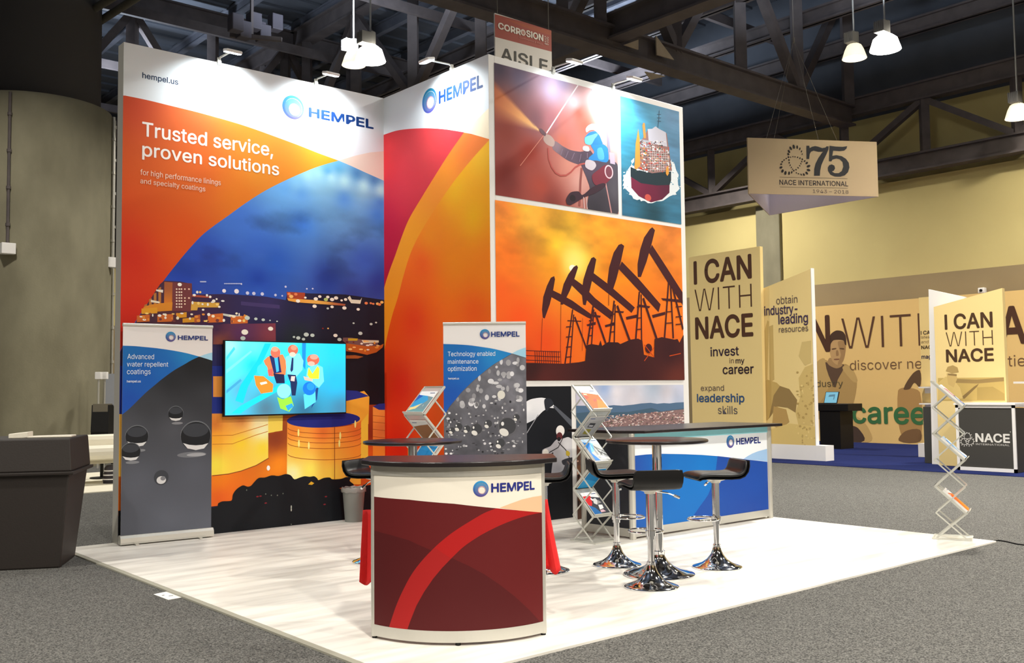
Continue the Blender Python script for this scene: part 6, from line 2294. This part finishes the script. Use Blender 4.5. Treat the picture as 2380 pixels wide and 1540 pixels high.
obj('carcass', bm, mat('charcoal_side', (58, 57, 54), .6), t)
bm = NB()
box(bm, X6 - .02, X6 + .74, yr - .02, yl + .02, zc, zc + .03)
obj('counter_top', bm, WHITEM, t)
p = Print((X6 + .010, yl, 0), (0, -1, 0), WX, yl - yr, zc)
T5('NACE', 1893, 1340, 2108, 1338, 1284, (226, 224, 218), .024)
T5('INTERNATIONAL', 1893, 1362, 2108, 1360, 1346, (206, 204, 198), .006)
p.oval(*z5([(2113, 1274)])[0], 1, 1, (226, 224, 218), 8)
for k in range(3):
    a_ = PI / 2 + k * 2 * PI / 3
    cx_, cy_ = 1838 + 18 * math.cos(a_), 1326 - 18 * math.sin(a_)
    pts = [(cx_ + 25 * math.cos(2 * PI * i / 22) * (.8 if k == 0 else 1), cy_ + 25 * math.sin(2 * PI * i / 22) * (1.1 if k == 0 else .8)) for i in range(23)]
    p.line(z5(pts), 1.1, (222, 220, 214), 10 + k)
    for i in range(0, 22, 2):
        b_ = 2 * PI * i / 22
        if math.cos(b_ - (-a_)) > 0:
            p.line(z5([(cx_ + 25 * math.cos(b_), cy_ + 25 * math.sin(b_)), (cx_ + 32 * math.cos(b_), cy_ + 32 * math.sin(b_))]), 1.6, (222, 220, 214), 14)
p.build('emblem', t)
X7 = 15.0
bm = NB()
ys0, ys1 = yz(X7, 2153, 1000)[0], yz(X7, 2168, 1000)[0]
box(bm, X7 - .1, X7 + .3, ys1 - .1, ys0, 0, yz(X7, 2160, 945)[1])
o = obj('side_cabinet', bm, mat('charcoal_side', (58, 57, 54), .6))
tag(o, 'narrow charcoal cabinet left of the grey box counter', 'cabinet')
base_at(o, (X7 + .1, ys1, 0))
# shelf panel
X8 = 16.6
ys0, ys1 = yz(X8, 2139, 800)[0], yz(X8, 2200, 800)[0]
t = thing('magazine_panel', 'tan magazine panel with small white shelves, half hidden by the white wing', 'display panel', (X8, (ys0 + ys1) / 2, 0))
bm = NB()
box(bm, X8, X8 + .08, ys1, ys0, 0, yz(X8, 2150, 690)[1])
obj('board', bm, tanm, t)
for y in (898, 936):
    bm = NB()
    zq = yz(X8, 2160, y)[1]
    box(bm, X8 - .28, X8, yz(X8, 2185, 900)[0], yz(X8, 2150, 900)[0], zq - .03, zq)
    box(bm, X8 - .02, X8, yz(X8, 2185, 900)[0], yz(X8, 2150, 900)[0], zq - .14, zq)
    obj('shelf', bm, WHITEM, t)
bm = NB()
box(bm, X8 - .25, X8, yz(X8, 2170, 900)[0], ys0, 0, .28)
obj('plinth', bm, WHITEM, t)
p = Print((X8 - .003, ys0, 0), (0, -1, 0), WX, ys0 - ys1, 4)
T5('I CAN', 1541, 652, 1622, 650, 630, (60, 44, 34), .02)
T5('latest', 1541, 677, 1606, 676, 660, (110, 88, 66), 0)
T5('and', 1543, 708, 1590, 707, 690, (128, 104, 76), 0)
T5('NACE', 1545, 744, 1628, 742, 724, (60, 44, 34), .02)
T5('magazine', 1546, 805, 1690, 803, 782, (44, 40, 76), .016)
p.build('lettering', t)
# right edge shelf
X9 = 16.6
t = thing('wall_shelf', 'small white double shelf at the right edge of the view, before the backdrop', 'shelf', (X9, yz(X9, 2390, 900)[0], 0))
for y in (886, 940):
    bm = NB()
    zq = yz(X9, 2390, y)[1]
    box(bm, X9 - .3, X9, yz(X9, 2440, 900)[0], yz(X9, 2371, 900)[0], zq - .04, zq)
    obj('shelf', bm, WHITEM, t)
bm = NB()
box(bm, X9, X9 + .05, yz(X9, 2430, 900)[0], yz(X9, 2385, 900)[0], 0, yz(X9, 2390, 870)[1])
obj('upright', bm, tanm, t)
# small camera on the wall
q = on_plane(2283, 675, Vector((XW - .07, 0, 0)), WX)
t = thing('wall_camera', 'tiny white camera on the tan band of the right wall', 'camera', q)
bm = NB()
box(bm, q.x - .07, q.x + .065, q.y - .08, q.y + .08, q.z - .07, q.z + .07)
obj('body', bm, WHITEM, t, bevel=.015)
bm = NB()
cyl(bm, (q.x - .09, q.y, q.z), (q.x - .06, q.y, q.z), .035, n=16)
obj('lens', bm, BLACKP, t)
